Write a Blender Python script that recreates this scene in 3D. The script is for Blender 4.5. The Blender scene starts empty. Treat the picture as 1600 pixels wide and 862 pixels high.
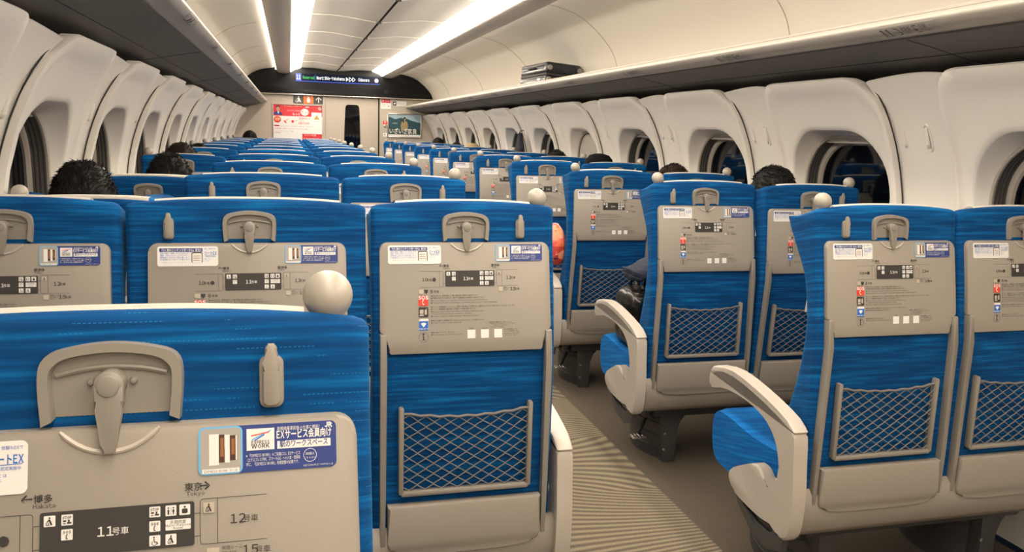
import bpy, bmesh, math, random
from mathutils import Vector, Matrix, Euler
random.seed(7)
PI = math.pi
SC = bpy.context.scene
COL = SC.collection
# ------------------------------------------------------------------ camera
CAM_F, YAW, PITCH, ROLL = 1285.3, 0.2662, 0.1706, 0.0319      # focal length in px of a 1600 px wide frame
CH = 1.33                                                      # camera height above the floor
cd = bpy.data.cameras.new('camera'); cam = bpy.data.objects.new('camera', cd); COL.objects.link(cam)
cd.sensor_width = 36.0; cd.lens = CAM_F * 36.0 / 1600.0; cd.clip_start = 0.02; cd.clip_end = 60
_cy, _sy, _cp, _sp = math.cos(YAW), math.sin(YAW), math.cos(PITCH), math.sin(PITCH)
_f = Vector((_sy*_cp, _cy*_cp, -_sp)); _r = Vector((_cy, -_sy, 0)); _u = _r.cross(_f)
_rr = math.cos(ROLL)*_r + math.sin(ROLL)*_u; _uu = -math.sin(ROLL)*_r + math.cos(ROLL)*_u
M = Matrix.Identity(4)
for i in range(3):
    M[i][0] = _rr[i]; M[i][1] = _uu[i]; M[i][2] = -_f[i]
M[2][3] = CH
cam.matrix_world = M
SC.camera = cam
# ------------------------------------------------------------------ world, exposure, light strengths
w = bpy.data.worlds.new('night'); SC.world = w; w.use_nodes = True
w.node_tree.nodes['Background'].inputs[0].default_value = (0.004, 0.005, 0.008, 1)
w.node_tree.nodes['Background'].inputs[1].default_value = 1.0
SC.view_settings.view_transform = 'Standard'; SC.view_settings.look = 'None'
SC.view_settings.gamma = 1.0; SC.view_settings.use_curve_mapping = False
SC.view_settings.exposure = -0.15
LAMP_MAIN = 27.0
LAMP_SLOT = 9.0
LIGHT_COL = (1.0, 0.88, 0.73)

# ------------------------------------------------------------------ materials
def mat(name, col, rough=0.5, metal=0.0, emit=None, estr=0.0, spec=0.5, bump=0.0, bscale=300.0, var=0.0):
    m = bpy.data.materials.new(name); m.use_nodes = True
    nt = m.node_tree; b = nt.nodes['Principled BSDF']
    b.inputs['Base Color'].default_value = (*col, 1); b.inputs['Roughness'].default_value = rough
    b.inputs['Metallic'].default_value = metal; b.inputs['Specular IOR Level'].default_value = spec
    if emit: b.inputs['Emission Color'].default_value = (*emit, 1); b.inputs['Emission Strength'].default_value = estr
    if bump or var:
        tc = nt.nodes.new('ShaderNodeTexCoord'); n = nt.nodes.new('ShaderNodeTexNoise')
        n.inputs['Scale'].default_value = bscale; n.inputs['Detail'].default_value = 3
        nt.links.new(tc.outputs['Object'], n.inputs['Vector'])
        if bump:
            bp = nt.nodes.new('ShaderNodeBump'); bp.inputs['Strength'].default_value = bump; bp.inputs['Distance'].default_value = 0.001
            nt.links.new(n.outputs['Fac'], bp.inputs['Height']); nt.links.new(bp.outputs[0], b.inputs['Normal'])
        if var:
            mx = nt.nodes.new('ShaderNodeMix'); mx.data_type = 'RGBA'
            mx.inputs[6].default_value = (*[c*(1-var) for c in col], 1); mx.inputs[7].default_value = (*[min(1, c*(1+var)) for c in col], 1)
            nt.links.new(n.outputs['Fac'], mx.inputs[0]); nt.links.new(mx.outputs[2], b.inputs['Base Color'])
    return m

def fabric(name, dark, mid, light, dash, bright=1.0):
    m = bpy.data.materials.new(name); m.use_nodes = True; nt = m.node_tree; L = nt.links.new; N = nt.nodes.new
    b = nt.nodes['Principled BSDF']; b.inputs['Roughness'].default_value = 0.85; b.inputs['Specular IOR Level'].default_value = 0.15
    b.inputs['Sheen Weight'].default_value = 0.25; b.inputs['Sheen Roughness'].default_value = 0.4
    b.inputs['Sheen Tint'].default_value = (0.1, 0.5, 1, 1)
    tc = N('ShaderNodeTexCoord'); sp = N('ShaderNodeSeparateXYZ'); L(tc.outputs['Object'], sp.inputs[0])
    oi = N('ShaderNodeObjectInfo')
    def math_(op, a, b_=None, c=None):
        n = N('ShaderNodeMath'); n.operation = op
        for i, v in enumerate((a, b_, c)):
            if v is None: continue
            if isinstance(v, (int, float)): n.inputs[i].default_value = v
            else: L(v, n.inputs[i])
        return n.outputs[0]
    s = math_('ADD', sp.outputs['X'], math_('MULTIPLY', sp.outputs['Y'], 0.9))
    zz = math_('ADD', sp.outputs['Z'], math_('MULTIPLY', sp.outputs['Y'], 0.25))
    off = math_('MULTIPLY', oi.outputs['Random'], 7.0)
    def noise(sx, sz, o=0.0, det=1.0):
        cb = N('ShaderNodeCombineXYZ'); L(math_('MULTIPLY', s, sx), cb.inputs[0]); L(math_('MULTIPLY', zz, sz), cb.inputs[1])
        L(math_('ADD', off, o), cb.inputs[2])
        n = N('ShaderNodeTexNoise'); n.inputs['Scale'].default_value = 1; n.inputs['Detail'].default_value = det
        L(cb.outputs[0], n.inputs['Vector']); return n.outputs['Fac']
    n1 = noise(6.0, 120.0, 0.0, 3.0)
    cr = N('ShaderNodeValToRGB'); L(n1, cr.inputs[0]); e = cr.color_ramp.elements
    e[0].position = 0.40; e[0].color = (*dark, 1); e[1].position = 0.74; e[1].color = (*light, 1)
    k = cr.color_ramp.elements.new(0.56); k.color = (*mid, 1)
    # dashed stitch lines: rows every 13 mm, kept only where a stretched noise is high
    row = math_('FRACT', math_('DIVIDE', zz, 0.0088))
    line = math_('LESS_THAN', row, 0.10)
    dashes = math_('LESS_THAN', math_('FRACT', math_('DIVIDE', s, 0.0040)), 0.62)
    rowid = math_('FLOOR', math_('DIVIDE', zz, 0.0088))
    cb = N('ShaderNodeCombineXYZ'); L(math_('MULTIPLY', s, 9.0), cb.inputs[0]); L(math_('MULTIPLY', rowid, 3.7), cb.inputs[1]); L(off, cb.inputs[2])
    nn = N('ShaderNodeTexNoise'); nn.inputs['Scale'].default_value = 1; L(cb.outputs[0], nn.inputs['Vector'])
    keep = math_('GREATER_THAN', nn.outputs['Fac'], 0.54)
    f = math_('MULTIPLY', math_('MULTIPLY', line, dashes), math_('MULTIPLY', keep, 0.5))
    mx = N('ShaderNodeMix'); mx.data_type = 'RGBA'; L(f, mx.inputs[0]); L(cr.outputs[0], mx.inputs[6]); mx.inputs[7].default_value = (*dash, 1)
    L(mx.outputs[2], b.inputs['Base Color'])
    # weave
    wv = math_('MULTIPLY', math_('SINE', math_('MULTIPLY', zz, 2800.0)), math_('SINE', math_('MULTIPLY', s, 2800.0)))
    bp = N('ShaderNodeBump'); bp.inputs['Strength'].default_value = 0.25; bp.inputs['Distance'].default_value = 0.0006
    L(wv, bp.inputs['Height']); L(bp.outputs[0], b.inputs['Normal'])
    return m

def carpet():
    m = bpy.data.materials.new('carpet'); m.use_nodes = True; nt = m.node_tree; L = nt.links.new; N = nt.nodes.new
    b = nt.nodes['Principled BSDF']; b.inputs['Roughness'].default_value = 0.95; b.inputs['Specular IOR Level'].default_value = 0.1
    tc = N('ShaderNodeTexCoord'); sp = N('ShaderNodeSeparateXYZ'); L(tc.outputs['Object'], sp.inputs[0])
    def m_(op, a, b_=None, c=None):
        n = N('ShaderNodeMath'); n.operation = op
        for i, v in enumerate((a, b_, c)):
            if v is None: continue
            if isinstance(v, (int, float)): n.inputs[i].default_value = v
            else: L(v, n.inputs[i])
        return n.outputs[0]
    X, Y = sp.outputs['X'], sp.outputs['Y']
    # lines run across the aisle, in bands whose tilt swings back and forth
    tri = m_('PINGPONG', Y, 0.55)
    yy = m_('ADD', m_('ADD', Y, m_('MULTIPLY', X, 0.10)), m_('MULTIPLY', m_('SUBTRACT', tri, 0.275), m_('MULTIPLY', m_('SUBTRACT', X, 0.98), 1.5)))
    wv = m_('SINE', m_('MULTIPLY', yy, 2*PI/0.034))
    nf = N('ShaderNodeTexNoise'); nf.inputs['Scale'].default_value = 260; nf.inputs['Detail'].default_value = 2; L(tc.outputs['Object'], nf.inputs['Vector'])
    wn = m_('ADD', m_('MULTIPLY', wv, 0.75), m_('MULTIPLY', m_('SUBTRACT', nf.outputs['Fac'], 0.5), 2.6))
    st = N('ShaderNodeMapRange'); L(wn, st.inputs[0]); st.inputs[1].default_value = -0.6; st.inputs[2].default_value = 0.7
    inside = m_('MULTIPLY', m_('GREATER_THAN', X, 0.60), m_('LESS_THAN', m_('ADD', X, m_('MULTIPLY', nf.outputs['Fac'], 0.02)), 1.37))
    f = m_('MULTIPLY', st.outputs[0], inside)
    base = N('ShaderNodeMix'); base.data_type = 'RGBA'; L(nf.outputs['Fac'], base.inputs[0])
    base.inputs[6].default_value = (0.030, 0.024, 0.018, 1); base.inputs[7].default_value = (0.185, 0.155, 0.122, 1)
    mx = N('ShaderNodeMix'); mx.data_type = 'RGBA'; L(f, mx.inputs[0]); L(base.outputs[2], mx.inputs[6]); mx.inputs[7].default_value = (0.25, 0.21, 0.145, 1)
    L(mx.outputs[2], b.inputs['Base Color'])
    bp = N('ShaderNodeBump'); bp.inputs['Strength'].default_value = 0.6; bp.inputs['Distance'].default_value = 0.002
    L(nf.outputs['Fac'], bp.inputs['Height']); L(bp.outputs[0], b.inputs['Normal'])
    return m

MT = dict(
    blue=fabric('blue_fabric', (0.001, 0.043, 0.155), (0.001, 0.066, 0.220), (0.002, 0.135, 0.370), (0.02, 0.24, 0.48)),
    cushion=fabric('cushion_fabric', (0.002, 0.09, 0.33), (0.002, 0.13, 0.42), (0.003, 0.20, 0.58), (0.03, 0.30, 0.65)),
    carpet=carpet(),
    tray=mat('tray_plastic', (0.30, 0.268, 0.228), 0.42, bump=0.15, bscale=900),
    grey=mat('warm_grey_plastic', (0.255, 0.232, 0.20), 0.38),
    shell=mat('shell_plastic', (0.29, 0.258, 0.22), 0.45, bump=0.15, bscale=900),
    arm=mat('arm_plastic', (0.47, 0.425, 0.37), 0.35),
    knob=mat('knob_plastic', (0.37, 0.335, 0.285), 0.4),
    rope=mat('net_cord', (0.17, 0.16, 0.15), 0.7),
    cloth=mat('antimacassar_cloth', (0.85, 0.80, 0.72), 0.8, bump=0.2, bscale=600),
    wall=mat('wall_plastic', (0.80, 0.76, 0.70), 0.42, bump=0.06, bscale=500),
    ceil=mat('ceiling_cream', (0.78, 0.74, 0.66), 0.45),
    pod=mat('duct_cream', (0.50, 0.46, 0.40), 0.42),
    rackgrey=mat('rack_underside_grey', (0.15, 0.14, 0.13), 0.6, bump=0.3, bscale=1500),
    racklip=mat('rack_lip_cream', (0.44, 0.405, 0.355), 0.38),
    endwall=mat('end_wall_beige', (0.46, 0.40, 0.33), 0.5),
    seam=mat('seam_dark', (0.05, 0.045, 0.04), 0.8),
    softseam=mat('seam_soft', (0.42, 0.38, 0.32), 0.8),
    black=mat('black_panel', (0.004, 0.004, 0.005), 0.45, spec=0.25),
    darkgrey=mat('pedestal_grey', (0.055, 0.055, 0.055), 0.45),
    darker=mat('mechanism_black', (0.015, 0.015, 0.016), 0.5),
    glass=mat('night_glass', (0.002, 0.003, 0.005), 0.03, spec=0.45),
    rubber=mat('rubber', (0.03, 0.028, 0.026), 0.6),
    steel=mat('steel', (0.55, 0.53, 0.5), 0.25, metal=0.9),
    ink=mat('ink', (0.035, 0.032, 0.030), 0.6),
    white=mat('sticker_white', (0.78, 0.76, 0.74), 0.45),
    navy=mat('print_navy', (0.020, 0.045, 0.22), 0.4),
    pblue=mat('print_blue', (0.02, 0.14, 0.52), 0.4),
    cyan=mat('print_cyan', (0.12, 0.45, 0.80), 0.4),
    red=mat('print_red', (0.75, 0.05, 0.025), 0.4),
    poster_red=mat('poster_red', (0.62, 0.025, 0.035), 0.4),
    orange=mat('print_orange', (0.80, 0.16, 0.03), 0.4),
    beige=mat('print_beige', (0.48, 0.42, 0.34), 0.5),
    plate=mat('number_plate', (0.40, 0.37, 0.33), 0.4),
    lgrey=mat('print_grey', (0.38, 0.35, 0.32), 0.5),
    amber=mat('print_amber', (0.30, 0.11, 0.04), 0.5),
    brown=mat('print_brown', (0.07, 0.025, 0.015), 0.5),
    gold=mat('print_gold', (0.50, 0.32, 0.08), 0.5),
    sky=mat('print_sky', (0.36, 0.50, 0.56), 0.4),
    hill=mat('print_hill', (0.015, 0.07, 0.09), 0.4),
    hill2=mat('print_hill_near', (0.01, 0.05, 0.035), 0.4),
    skin=mat('skin', (0.45, 0.27, 0.18), 0.5),
    hair=mat('hair_black', (0.006, 0.005, 0.0045), 0.6, spec=0.25),
    hairb=mat('hair_brown', (0.018, 0.009, 0.006), 0.6, spec=0.25),
    cap=mat('cap_beige', (0.36, 0.27, 0.13), 0.8),
    capblk=mat('cap_black', (0.006, 0.006, 0.006), 0.9, spec=0.1),
    darkcloth=mat('dark_cloth', (0.012, 0.013, 0.02), 0.85),
    navycloth=mat('navy_cloth', (0.012, 0.018, 0.04), 0.85),
    leather=mat('black_leather', (0.010, 0.009, 0.008), 0.28, bump=0.5, bscale=120),
    suit=mat('suitcase_shell', (0.012, 0.016, 0.024), 0.22),
    lamp=mat('lamp_diffuser', (0.9, 0.9, 0.9), 0.5, emit=LIGHT_COL, estr=LAMP_MAIN),
    slot=mat('slot_diffuser', (0.9, 0.9, 0.9), 0.5, emit=LIGHT_COL, estr=LAMP_SLOT),
    scr_white=mat('screen_white', (0, 0, 0), 0.4, emit=(1, 1, 1), estr=1.6),
    scr_blue=mat('screen_blue', (0, 0, 0), 0.4, emit=(0.02, 0.12, 0.9), estr=1.0),
    scr_green=mat('screen_green', (0, 0, 0), 0.4, emit=(0.0, 0.9, 0.15), estr=1.0),
    scr_pink=mat('screen_pink', (0, 0, 0), 0.4, emit=(1, 0.6, 0.75), estr=1.4),
    scr_bg=mat('screen_dark', (0.001, 0.002, 0.006), 0.4, spec=0.1, emit=(0.0, 0.01, 0.05), estr=0.4),
)

# ------------------------------------------------------------------ helpers
def obj(name, bm, m, parent=None, smooth=None, deg=40):
    me = bpy.data.meshes.new(name)
    bmesh.ops.recalc_face_normals(bm, faces=bm.faces) if smooth != 'keep' else None
    bm.to_mesh(me); bm.free()
    for x in (m if isinstance(m, (list, tuple)) else [m]): me.materials.append(MT[x] if isinstance(x, str) else x)
    if smooth and smooth != 'keep':
        me.shade_smooth()
        me.set_sharp_from_angle(angle=math.radians(deg))
    o = bpy.data.objects.new(name, me); COL.objects.link(o)
    if parent: o.parent = parent
    return o
def mesh_obj(name, me, parent=None):
    o = bpy.data.objects.new(name, me); COL.objects.link(o)
    if parent: o.parent = parent
    return o
def tag(o, label=None, cat=None, group=None, kind=None):
    if label: o['label'] = label
    if cat: o['category'] = cat
    if group: o['group'] = group
    if kind: o['kind'] = kind
    return o
def empty(name, loc=(0, 0, 0), rz=0):
    o = bpy.data.objects.new(name, None); COL.objects.link(o); o.location = loc; o.rotation_euler[2] = rz
    o.empty_display_size = 0.05
    return o
KIDS = {}
def children(o): return [c for c in COL.objects if c.parent == o]
def struct(o): o['kind'] = 'structure'; return o

def rbox(bm, x0, x1, y0, y1, z0, z1, r=0.0, seg=2, mi=0):
    res = bmesh.ops.create_cube(bm, size=1)
    vs = res['verts']
    for v in vs:
        v.co = Vector(((x0+x1)/2 + v.co.x*(x1-x0), (y0+y1)/2 + v.co.y*(y1-y0), (z0+z1)/2 + v.co.z*(z1-z0)))
    faces = list({f for v in vs for f in v.link_faces})
    for f in faces: f.material_index = mi
    if r > 0:
        r = min(r, 0.49*min(x1-x0, y1-y0, z1-z0))
        es = list({e for v in vs for e in v.link_edges})
        bmesh.ops.bevel(bm, geom=es, offset=r, segments=seg, affect='EDGES', profile=0.5)
def prism(bm, pts, axis, a, b, r=0.0, seg=2, mi=0):
    """pts: 2D polygon; axis 'x': (y,z); 'y': (x,z); 'z': (x,y); extruded from a to b"""
    def P(p, t): return {'x': (t, p[0], p[1]), 'y': (p[0], t, p[1]), 'z': (p[0], p[1], t)}[axis]
    va = [bm.verts.new(P(p, a)) for p in pts]; vb = [bm.verts.new(P(p, b)) for p in pts]
    n = len(pts); fs = []
    fa = bm.faces.new(va); fb = bm.faces.new(list(reversed(vb))); fs += [fa, fb]
    for i in range(n): fs.append(bm.faces.new([va[i], vb[i], vb[(i+1) % n], va[(i+1) % n]]))
    for f in fs: f.material_index = mi
    if r > 0:
        es = list(set(fa.edges) | set(fb.edges))
        bmesh.ops.bevel(bm, geom=es, offset=r, segments=seg, affect='EDGES', profile=0.5)
def rrect(x0, x1, z0, z1, r, n=5):
    out = []
    for cx, cz, a0 in ((x1-r, z1-r, 0), (x0+r, z1-r, 90), (x0+r, z0+r, 180), (x1-r, z0+r, 270)):
        for k in range(n+1):
            a = math.radians(a0 + 90*k/n); out.append((cx + r*math.cos(a), cz + r*math.sin(a)))
    return out
def flat(bm, pts, y, mi=0, flip=False):
    """a flat printed shape in a vertical x-z plane, facing -y"""
    vs = [bm.verts.new((p[0], y, p[1])) for p in pts]
    f = bm.faces.new(vs if not flip else vs[::-1]); f.material_index = mi; f.normal_update()
    if f.normal.y > 0: f.normal_flip()
def frect(bm, x0, x1, z0, z1, y, mi=0): flat(bm, [(x0, z0), (x1, z0), (x1, z1), (x0, z1)], y, mi)
def fcirc(bm, cx, cz, r, y, mi=0, n=20, rz=None):
    rz = rz or r
    flat(bm, [(cx+r*math.cos(2*PI*k/n), cz+rz*math.sin(2*PI*k/n)) for k in range(n)], y, mi)
def fline(bm, x0, z0, x1, z1, wd, y, mi=0):
    d = Vector((x1-x0, z1-z0)); n = Vector((-d.y, d.x)).normalized()*wd/2
    flat(bm, [(x0-n.x, z0-n.y), (x1-n.x, z1-n.y), (x1+n.x, z1+n.y), (x0+n.x, z0+n.y)], y, mi)
def tube(bm, pts, r, n=6, closed=False, caps=True, mi=0, flatn=None):
    pts = [Vector(p) for p in pts]; N = len(pts); rings = []
    rs = r if isinstance(r, (list, tuple)) else [r]*N
    for i, p in enumerate(pts):
        if closed: t = (pts[(i+1) % N]-pts[i-1])
        else: t = pts[min(i+1, N-1)]-pts[max(i-1, 0)]
        t.normalize()
        ref = flatn or (Vector((0, 0, 1)) if abs(t.z) < 0.9 else Vector((0, 1, 0)))
        a = t.cross(ref).normalized(); b = a.cross(t).normalized()
        rings.append([bm.verts.new(p + rs[i]*(math.cos(2*PI*k/n)*a + math.sin(2*PI*k/n)*b)) for k in range(n)])
    for i in range(N if closed else N-1):
        A, B = rings[i], rings[(i+1) % N]
        for k in range(n):
            f = bm.faces.new([A[k], A[(k+1) % n], B[(k+1) % n], B[k]]); f.material_index = mi
    if caps and not closed:
        for R_ in (rings[0][::-1], rings[-1]):
            f = bm.faces.new(R_); f.material_index = mi
def lathe(bm, prof, c=(0, 0, 0), n=20, axis='z', mi=0):
    rings = []
    for r, h in prof:
        ring = []
        for k in range(n):
            a = 2*PI*k/n
            p = (r*math.cos(a), r*math.sin(a), h) if axis == 'z' else (r*math.cos(a), h, r*math.sin(a))
            ring.append(bm.verts.new(Vector(c)+Vector(p)))
        rings.append(ring)
    for A, B in zip(rings, rings[1:]):
        for k in range(n):
            f = bm.faces.new([A[k], A[(k+1) % n], B[(k+1) % n], B[k]]); f.material_index = mi
    for R_ in (rings[0][::-1], rings[-1]):
        f = bm.faces.new(R_); f.material_index = mi
def bez(ps, n=8):
    """Catmull-Rom smoothing of an open polyline"""
    P = [Vector(p) for p in ps]; out = []
    for i in range(len(P)-1):
        p0, p1, p2, p3 = P[max(i-1, 0)], P[i], P[i+1], P[min(i+2, len(P)-1)]
        for k in range(n):
            t = k/n
            out.append(0.5*((2*p1) + (-p0+p2)*t + (2*p0-5*p1+4*p2-p3)*t*t + (-p0+3*p1-3*p2+p3)*t**3))
    out.append(P[-1]); return out
def cbez(ps, n=5):
    P = [Vector(p) for p in ps]; N = len(P); out = []
    for i in range(N):
        p0, p1, p2, p3 = P[i-1], P[i], P[(i+1) % N], P[(i+2) % N]
        for k in range(n):
            t = k/n
            out.append(0.5*((2*p1) + (-p0+p2)*t + (2*p0-5*p1+4*p2-p3)*t*t + (-p0+3*p1-3*p2+p3)*t**3))
    return out
def lerp(tab, z):
    if z <= tab[0][0]: return tab[0][1]
    for (a, va), (b, vb) in zip(tab, tab[1:]):
        if z <= b:
            t = (z-a)/(b-a); t = t*t*(3-2*t) if False else t
            return va+(vb-va)*t
    return tab[-1][1]
GLYPH = {}
def glyph(ch, res, off):
    """outline of one character at size 1, read once: (verts, faces, xmin, xmax)"""
    key = (ch, res, round(off, 3))
    if key not in GLYPH:
        cu = bpy.data.curves.new('t', 'FONT'); cu.body = ch; cu.size = 1.0; cu.resolution_u = res; cu.offset = off
        ob = bpy.data.objects.new('t', cu); COL.objects.link(ob)
        me = bpy.data.meshes.new_from_object(ob.evaluated_get(bpy.context.evaluated_depsgraph_get()))
        vs = [(v.co.x, v.co.y) for v in me.vertices]; fs = [tuple(p.vertices) for p in me.polygons]
        bpy.data.objects.remove(ob); bpy.data.curves.remove(cu); bpy.data.meshes.remove(me)
        xs = [v[0] for v in vs] or [0, 0]
        GLYPH[key] = (vs, fs, min(xs), max(xs))
    return GLYPH[key]
def text(bm, body, size, x, z, y=0.0, mi=0, align='LEFT', res=1, xs=1.0, off=0.0, tf=None, width=None):
    """lettering laid flat into bm, baseline at z, facing -y; width fits the line to a length"""
    res = 3 if size > 0.0055 else res
    cur = 0.0; lay = []
    for ch in body:
        if ch == ' ': cur += 0.28; continue
        if ch == '\u3000': cur += 0.8; continue
        lat = 0x21 <= ord(ch) <= 0x7e
        g = glyph(chr(ord(ch)+0xFEE0) if lat else ch, res, off/size)
        if lat:
            lay.append((cur+0.045-g[2], g)); cur += g[3]-g[2]+0.09
            if ch in '1': cur += 0.05
        else: lay.append((cur, g)); cur += 1.0 if ch not in '←→' else 1.0
    k = size*xs
    if width: k = min(width/max(cur, 1e-6), size*1.3)
    ox = x-(cur*k/2 if align == 'CENTER' else 0)
    for cx, g in lay:
        vs = []
        for (gx, gy) in g[0]:
            p = Vector((ox+(cx+gx)*k, y, z+gy*size))
            if tf: p = tf(p)
            vs.append(bm.verts.new(p))
        for f_ in g[1]:
            f = bm.faces.new([vs[i] for i in f_]); f.material_index = mi

# ------------------------------------------------------------------ setting: the carriage
XC = 0.72                      # centre line of the carriage
Y0, Y1 = -2.3, 13.25
def sec(pts, side, y0, y1, bm, mi=0, ny=1):
    """extrude an open section (u,z) along y; side=+1 right, -1 left"""
    ys = [y0+(y1-y0)*k/ny for k in range(ny+1)]
    rows = [[bm.verts.new((XC+side*u, y, z)) for (u, z) in pts] for y in ys]
    for A, B in zip(rows, rows[1:]):
        for i in range(len(pts)-1):
            q = [A[i], A[i+1], B[i+1], B[i]]
            f = bm.faces.new(q if side > 0 else q[::-1]); f.material_index = mi

bm = bmesh.new(); rbox(bm, XC-1.62, XC+1.62, Y0-0.1, Y1+0.1, -0.05, 0.0); struct(obj('floor', bm, 'carpet'))

# ceiling: two arched centre panels, outer shells down to the racks
bm = bmesh.new()
inner = [tuple(p) for p in bez([(0.010, 2.192), (0.12, 2.203), (0.32, 2.226), (0.50, 2.226), (0.60, 2.219), (0.69, 2.214)], 4)]
outer = [tuple(p) for p in bez([(0.925, 2.205), (1.05, 2.185), (1.18, 2.145), (1.28, 2.085), (1.38, 2.0), (1.46, 1.90), (1.495, 1.80), (1.505, 1.70), (1.49, 1.62)], 4)]
for s in (1, -1):
    sec(inner, s, Y0, Y1, bm); sec(outer, s, Y0, Y1, bm)
    sec([(0.925, 2.205), (0.925, 2.26), (0.66, 2.26), (0.66, 2.197)], s, Y0, Y1, bm)
# seams between centre panels: thin raised ribs that follow the arch, and a joint in the outer shell
for k in range(13):
    y = Y0+0.55+1.25*k
    if y > Y1-0.2: break
    for s in (1, -1):
        dn = [(u, z-0.004) for u, z in inner]
        sec(dn, s, y, y+0.006, bm)
        tube(bm, [(XC+s*u, y, z-0.002) for u, z in inner], 0.004, 5)
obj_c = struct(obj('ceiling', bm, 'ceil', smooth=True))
bm = bmesh.new(); rbox(bm, XC-0.012, XC+0.012, Y0, Y1, 2.20, 2.215)
struct(obj('trim_1', bm, 'seam'))
bm = bmesh.new()
for k in range(13):
    y = Y0+0.55+1.25*k
    if y < Y1-0.2: prism(bm, rrect(XC-0.02, XC+0.02, y-0.008, y+0.008, 0.006, 3), 'z', 2.181, 2.194)
struct(obj('trim_2', bm, 'seam'))
bm = bmesh.new()
for k in range(6):
    y = 1.35+2.08*k
    for s in (1, -1):
        tube(bm, [(XC+s*(u-0.0015), y, z-0.0015) for u, z in outer[2:]], 0.0016, 5)
struct(obj('trim_3', bm, 'softseam'))
bm = bmesh.new()
for k, y in enumerate((2.95, 4.2)):
    tube(bm, [(XC+1.502, y, 1.70), (XC+1.492, y, 1.80)], 0.0022, 5)
struct(obj('trim_4', bm, 'softseam'))
# ducts (pods) along both sides of the centre
pod = [tuple(p) for p in bez([(0.684, 2.205), (0.686, 2.160), (0.705, 2.137), (0.76, 2.123), (0.83, 2.125), (0.875, 2.145), (0.892, 2.18), (0.893, 2.21)], 5)]
for i, s in enumerate((1, -1)):
    bm = bmesh.new(); sec(pod, s, Y0, Y1-0.02, bm)
    # end cap
    vs = [bm.verts.new((XC+s*u, Y1-0.02, z)) for u, z in pod]; bm.faces.new(vs)
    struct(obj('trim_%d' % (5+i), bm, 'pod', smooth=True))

for s, side in ((1, 'right'), (-1, 'left')):
    bm = bmesh.new(); sec([(0.684, 2.150), (0.620, 2.190), (0.535, 2.221)], s, Y0+0.05, Y1-0.03, bm, ny=8)
    sec([(0.535, 2.221), (0.535, 2.224), (0.684, 2.203), (0.684, 2.150)], s, Y0+0.05, Y1-0.03, bm, ny=8)
    o = obj('ceiling_light', bm, 'lamp')
    tag(o, 'wide glowing light strip along the %s side of the centre ceiling' % side, 'light', 'wide ceiling light strips')
    bm = bmesh.new(); sec([(0.893, 2.176), (0.897, 2.173), (0.905, 2.175), (0.908, 2.180)], s, Y0+0.05, Y1-0.03, bm, ny=8)
    sec([(0.908, 2.180), (0.908, 2.20), (0.893, 2.20), (0.893, 2.176)], s, Y0+0.05, Y1-0.03, bm, ny=8)
    o = obj('slot_light', bm, 'slot')
    tag(o, 'thin white slot light above the %s luggage rack' % side, 'light', 'thin slot lights')

# side walls: pier surface profile (u by height)
PIER = [(0.0, 1.57), (0.45, 1.572), (0.8, 1.568), (1.0, 1.556), (1.13, 1.540), (1.25, 1.512), (1.35, 1.478), (1.43, 1.440), (1.50, 1.398), (1.545, 1.362), (1.575, 1.335)]
WIN_N = 13
WY = [3.06+1.04*k for k in range(-5, 10)]        # window centres
YA, YB = 0.41, 0.36                              # module runs from centre-0.41 to centre+0.35
def pier(z): return lerp(PIER, z)
for s, side in ((1, 'right'), (-1, 'left')):
    bm = bmesh.new()
    # smooth shells between windows, each one flaring at its top, with backing above
    back = [(1.66, 1.75), (1.66, 0.0)]
    sec(back[::-1], s, Y0, Y1, bm)
    zs = [0, 0.3, 0.6, 0.8, 0.9, 1.0, 1.08, 1.16, 1.24, 1.32, 1.38, 1.43, 1.47, 1.51, 1.54, 1.56, 1.575]
    for i in range(len(WY)+1):
        ya = (WY[i-1]+YB-0.09) if i > 0 else Y0
        yb = (WY[i]-YA+0.02) if i < len(WY) else Y1
        if yb > Y1: yb = Y1
        if ya >= yb: continue
        n = 10; rows = []
        for j in range(n+1):
            t = j/n; y = ya+(yb-ya)*t; row = []
            for z in zs:
                hollow = 0.018*math.sin(PI*t)*min(1, max(0, (z-0.9)/0.5))     # slight scoop
                tilt = -0.012*(1-t)*min(1, max(0, (z-1.0)/0.5))
                zt = z-0.020*(1-math.sin(PI*min(1, 0.15+t*0.8)))*max(0, (z-1.45)/0.125)
                row.append(bm.verts.new((XC+s*(pier(z)+hollow+tilt), y, zt)))
            # rolled top edge
            zt = row[-1].co.z
            row.append(bm.verts.new((row[-1].co.x+s*0.010, y, zt+0.007)))
            row.append(bm.verts.new((row[-2].co.x+s*0.05, y, zt+0.005)))
            rows.append(row)
        for A, B in zip(rows, rows[1:]):
            for k in range(len(A)-1):
                q = [A[k], A[k+1], B[k+1], B[k]]; bm.faces.new(q if s > 0 else q[::-1])
    wobj = struct(obj('wall_%s' % side, bm, 'wall', smooth=True, deg=50))
    # two coat hooks per pier
    for i in range(len(WY)):
        for dy in (-0.57, -0.455):
            y = WY[i]+dy
            if y < -1 or y > Y1-0.3: continue
            bm = bmesh.new()
            def on(yy, zz, d): 
                t_ = 0.5; return (XC+s*(pier(zz)+0.0165*min(1, max(0, (zz-0.9)/0.5))-0.005*min(1, max(0, (zz-1.0)/0.5))-d), yy, zz)
            ring = rrect(y-0.012, y+0.012, 1.318, 1.408, 0.0115, 5)
            tube(bm, [on(p[0], p[1], 0.001) for p in ring], 0.0035, 6, closed=True)
            tube(bm, [on(y, 1.398, 0.002), on(y, 1.385, 0.005), on(y, 1.36, 0.007), on(y, 1.34, 0.010), on(y, 1.328, 0.007)], [0.004, 0.0065, 0.0065, 0.0072, 0.005], 8)
            obj('coat_hook', bm, 'wall', wobj, smooth=True)

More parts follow.
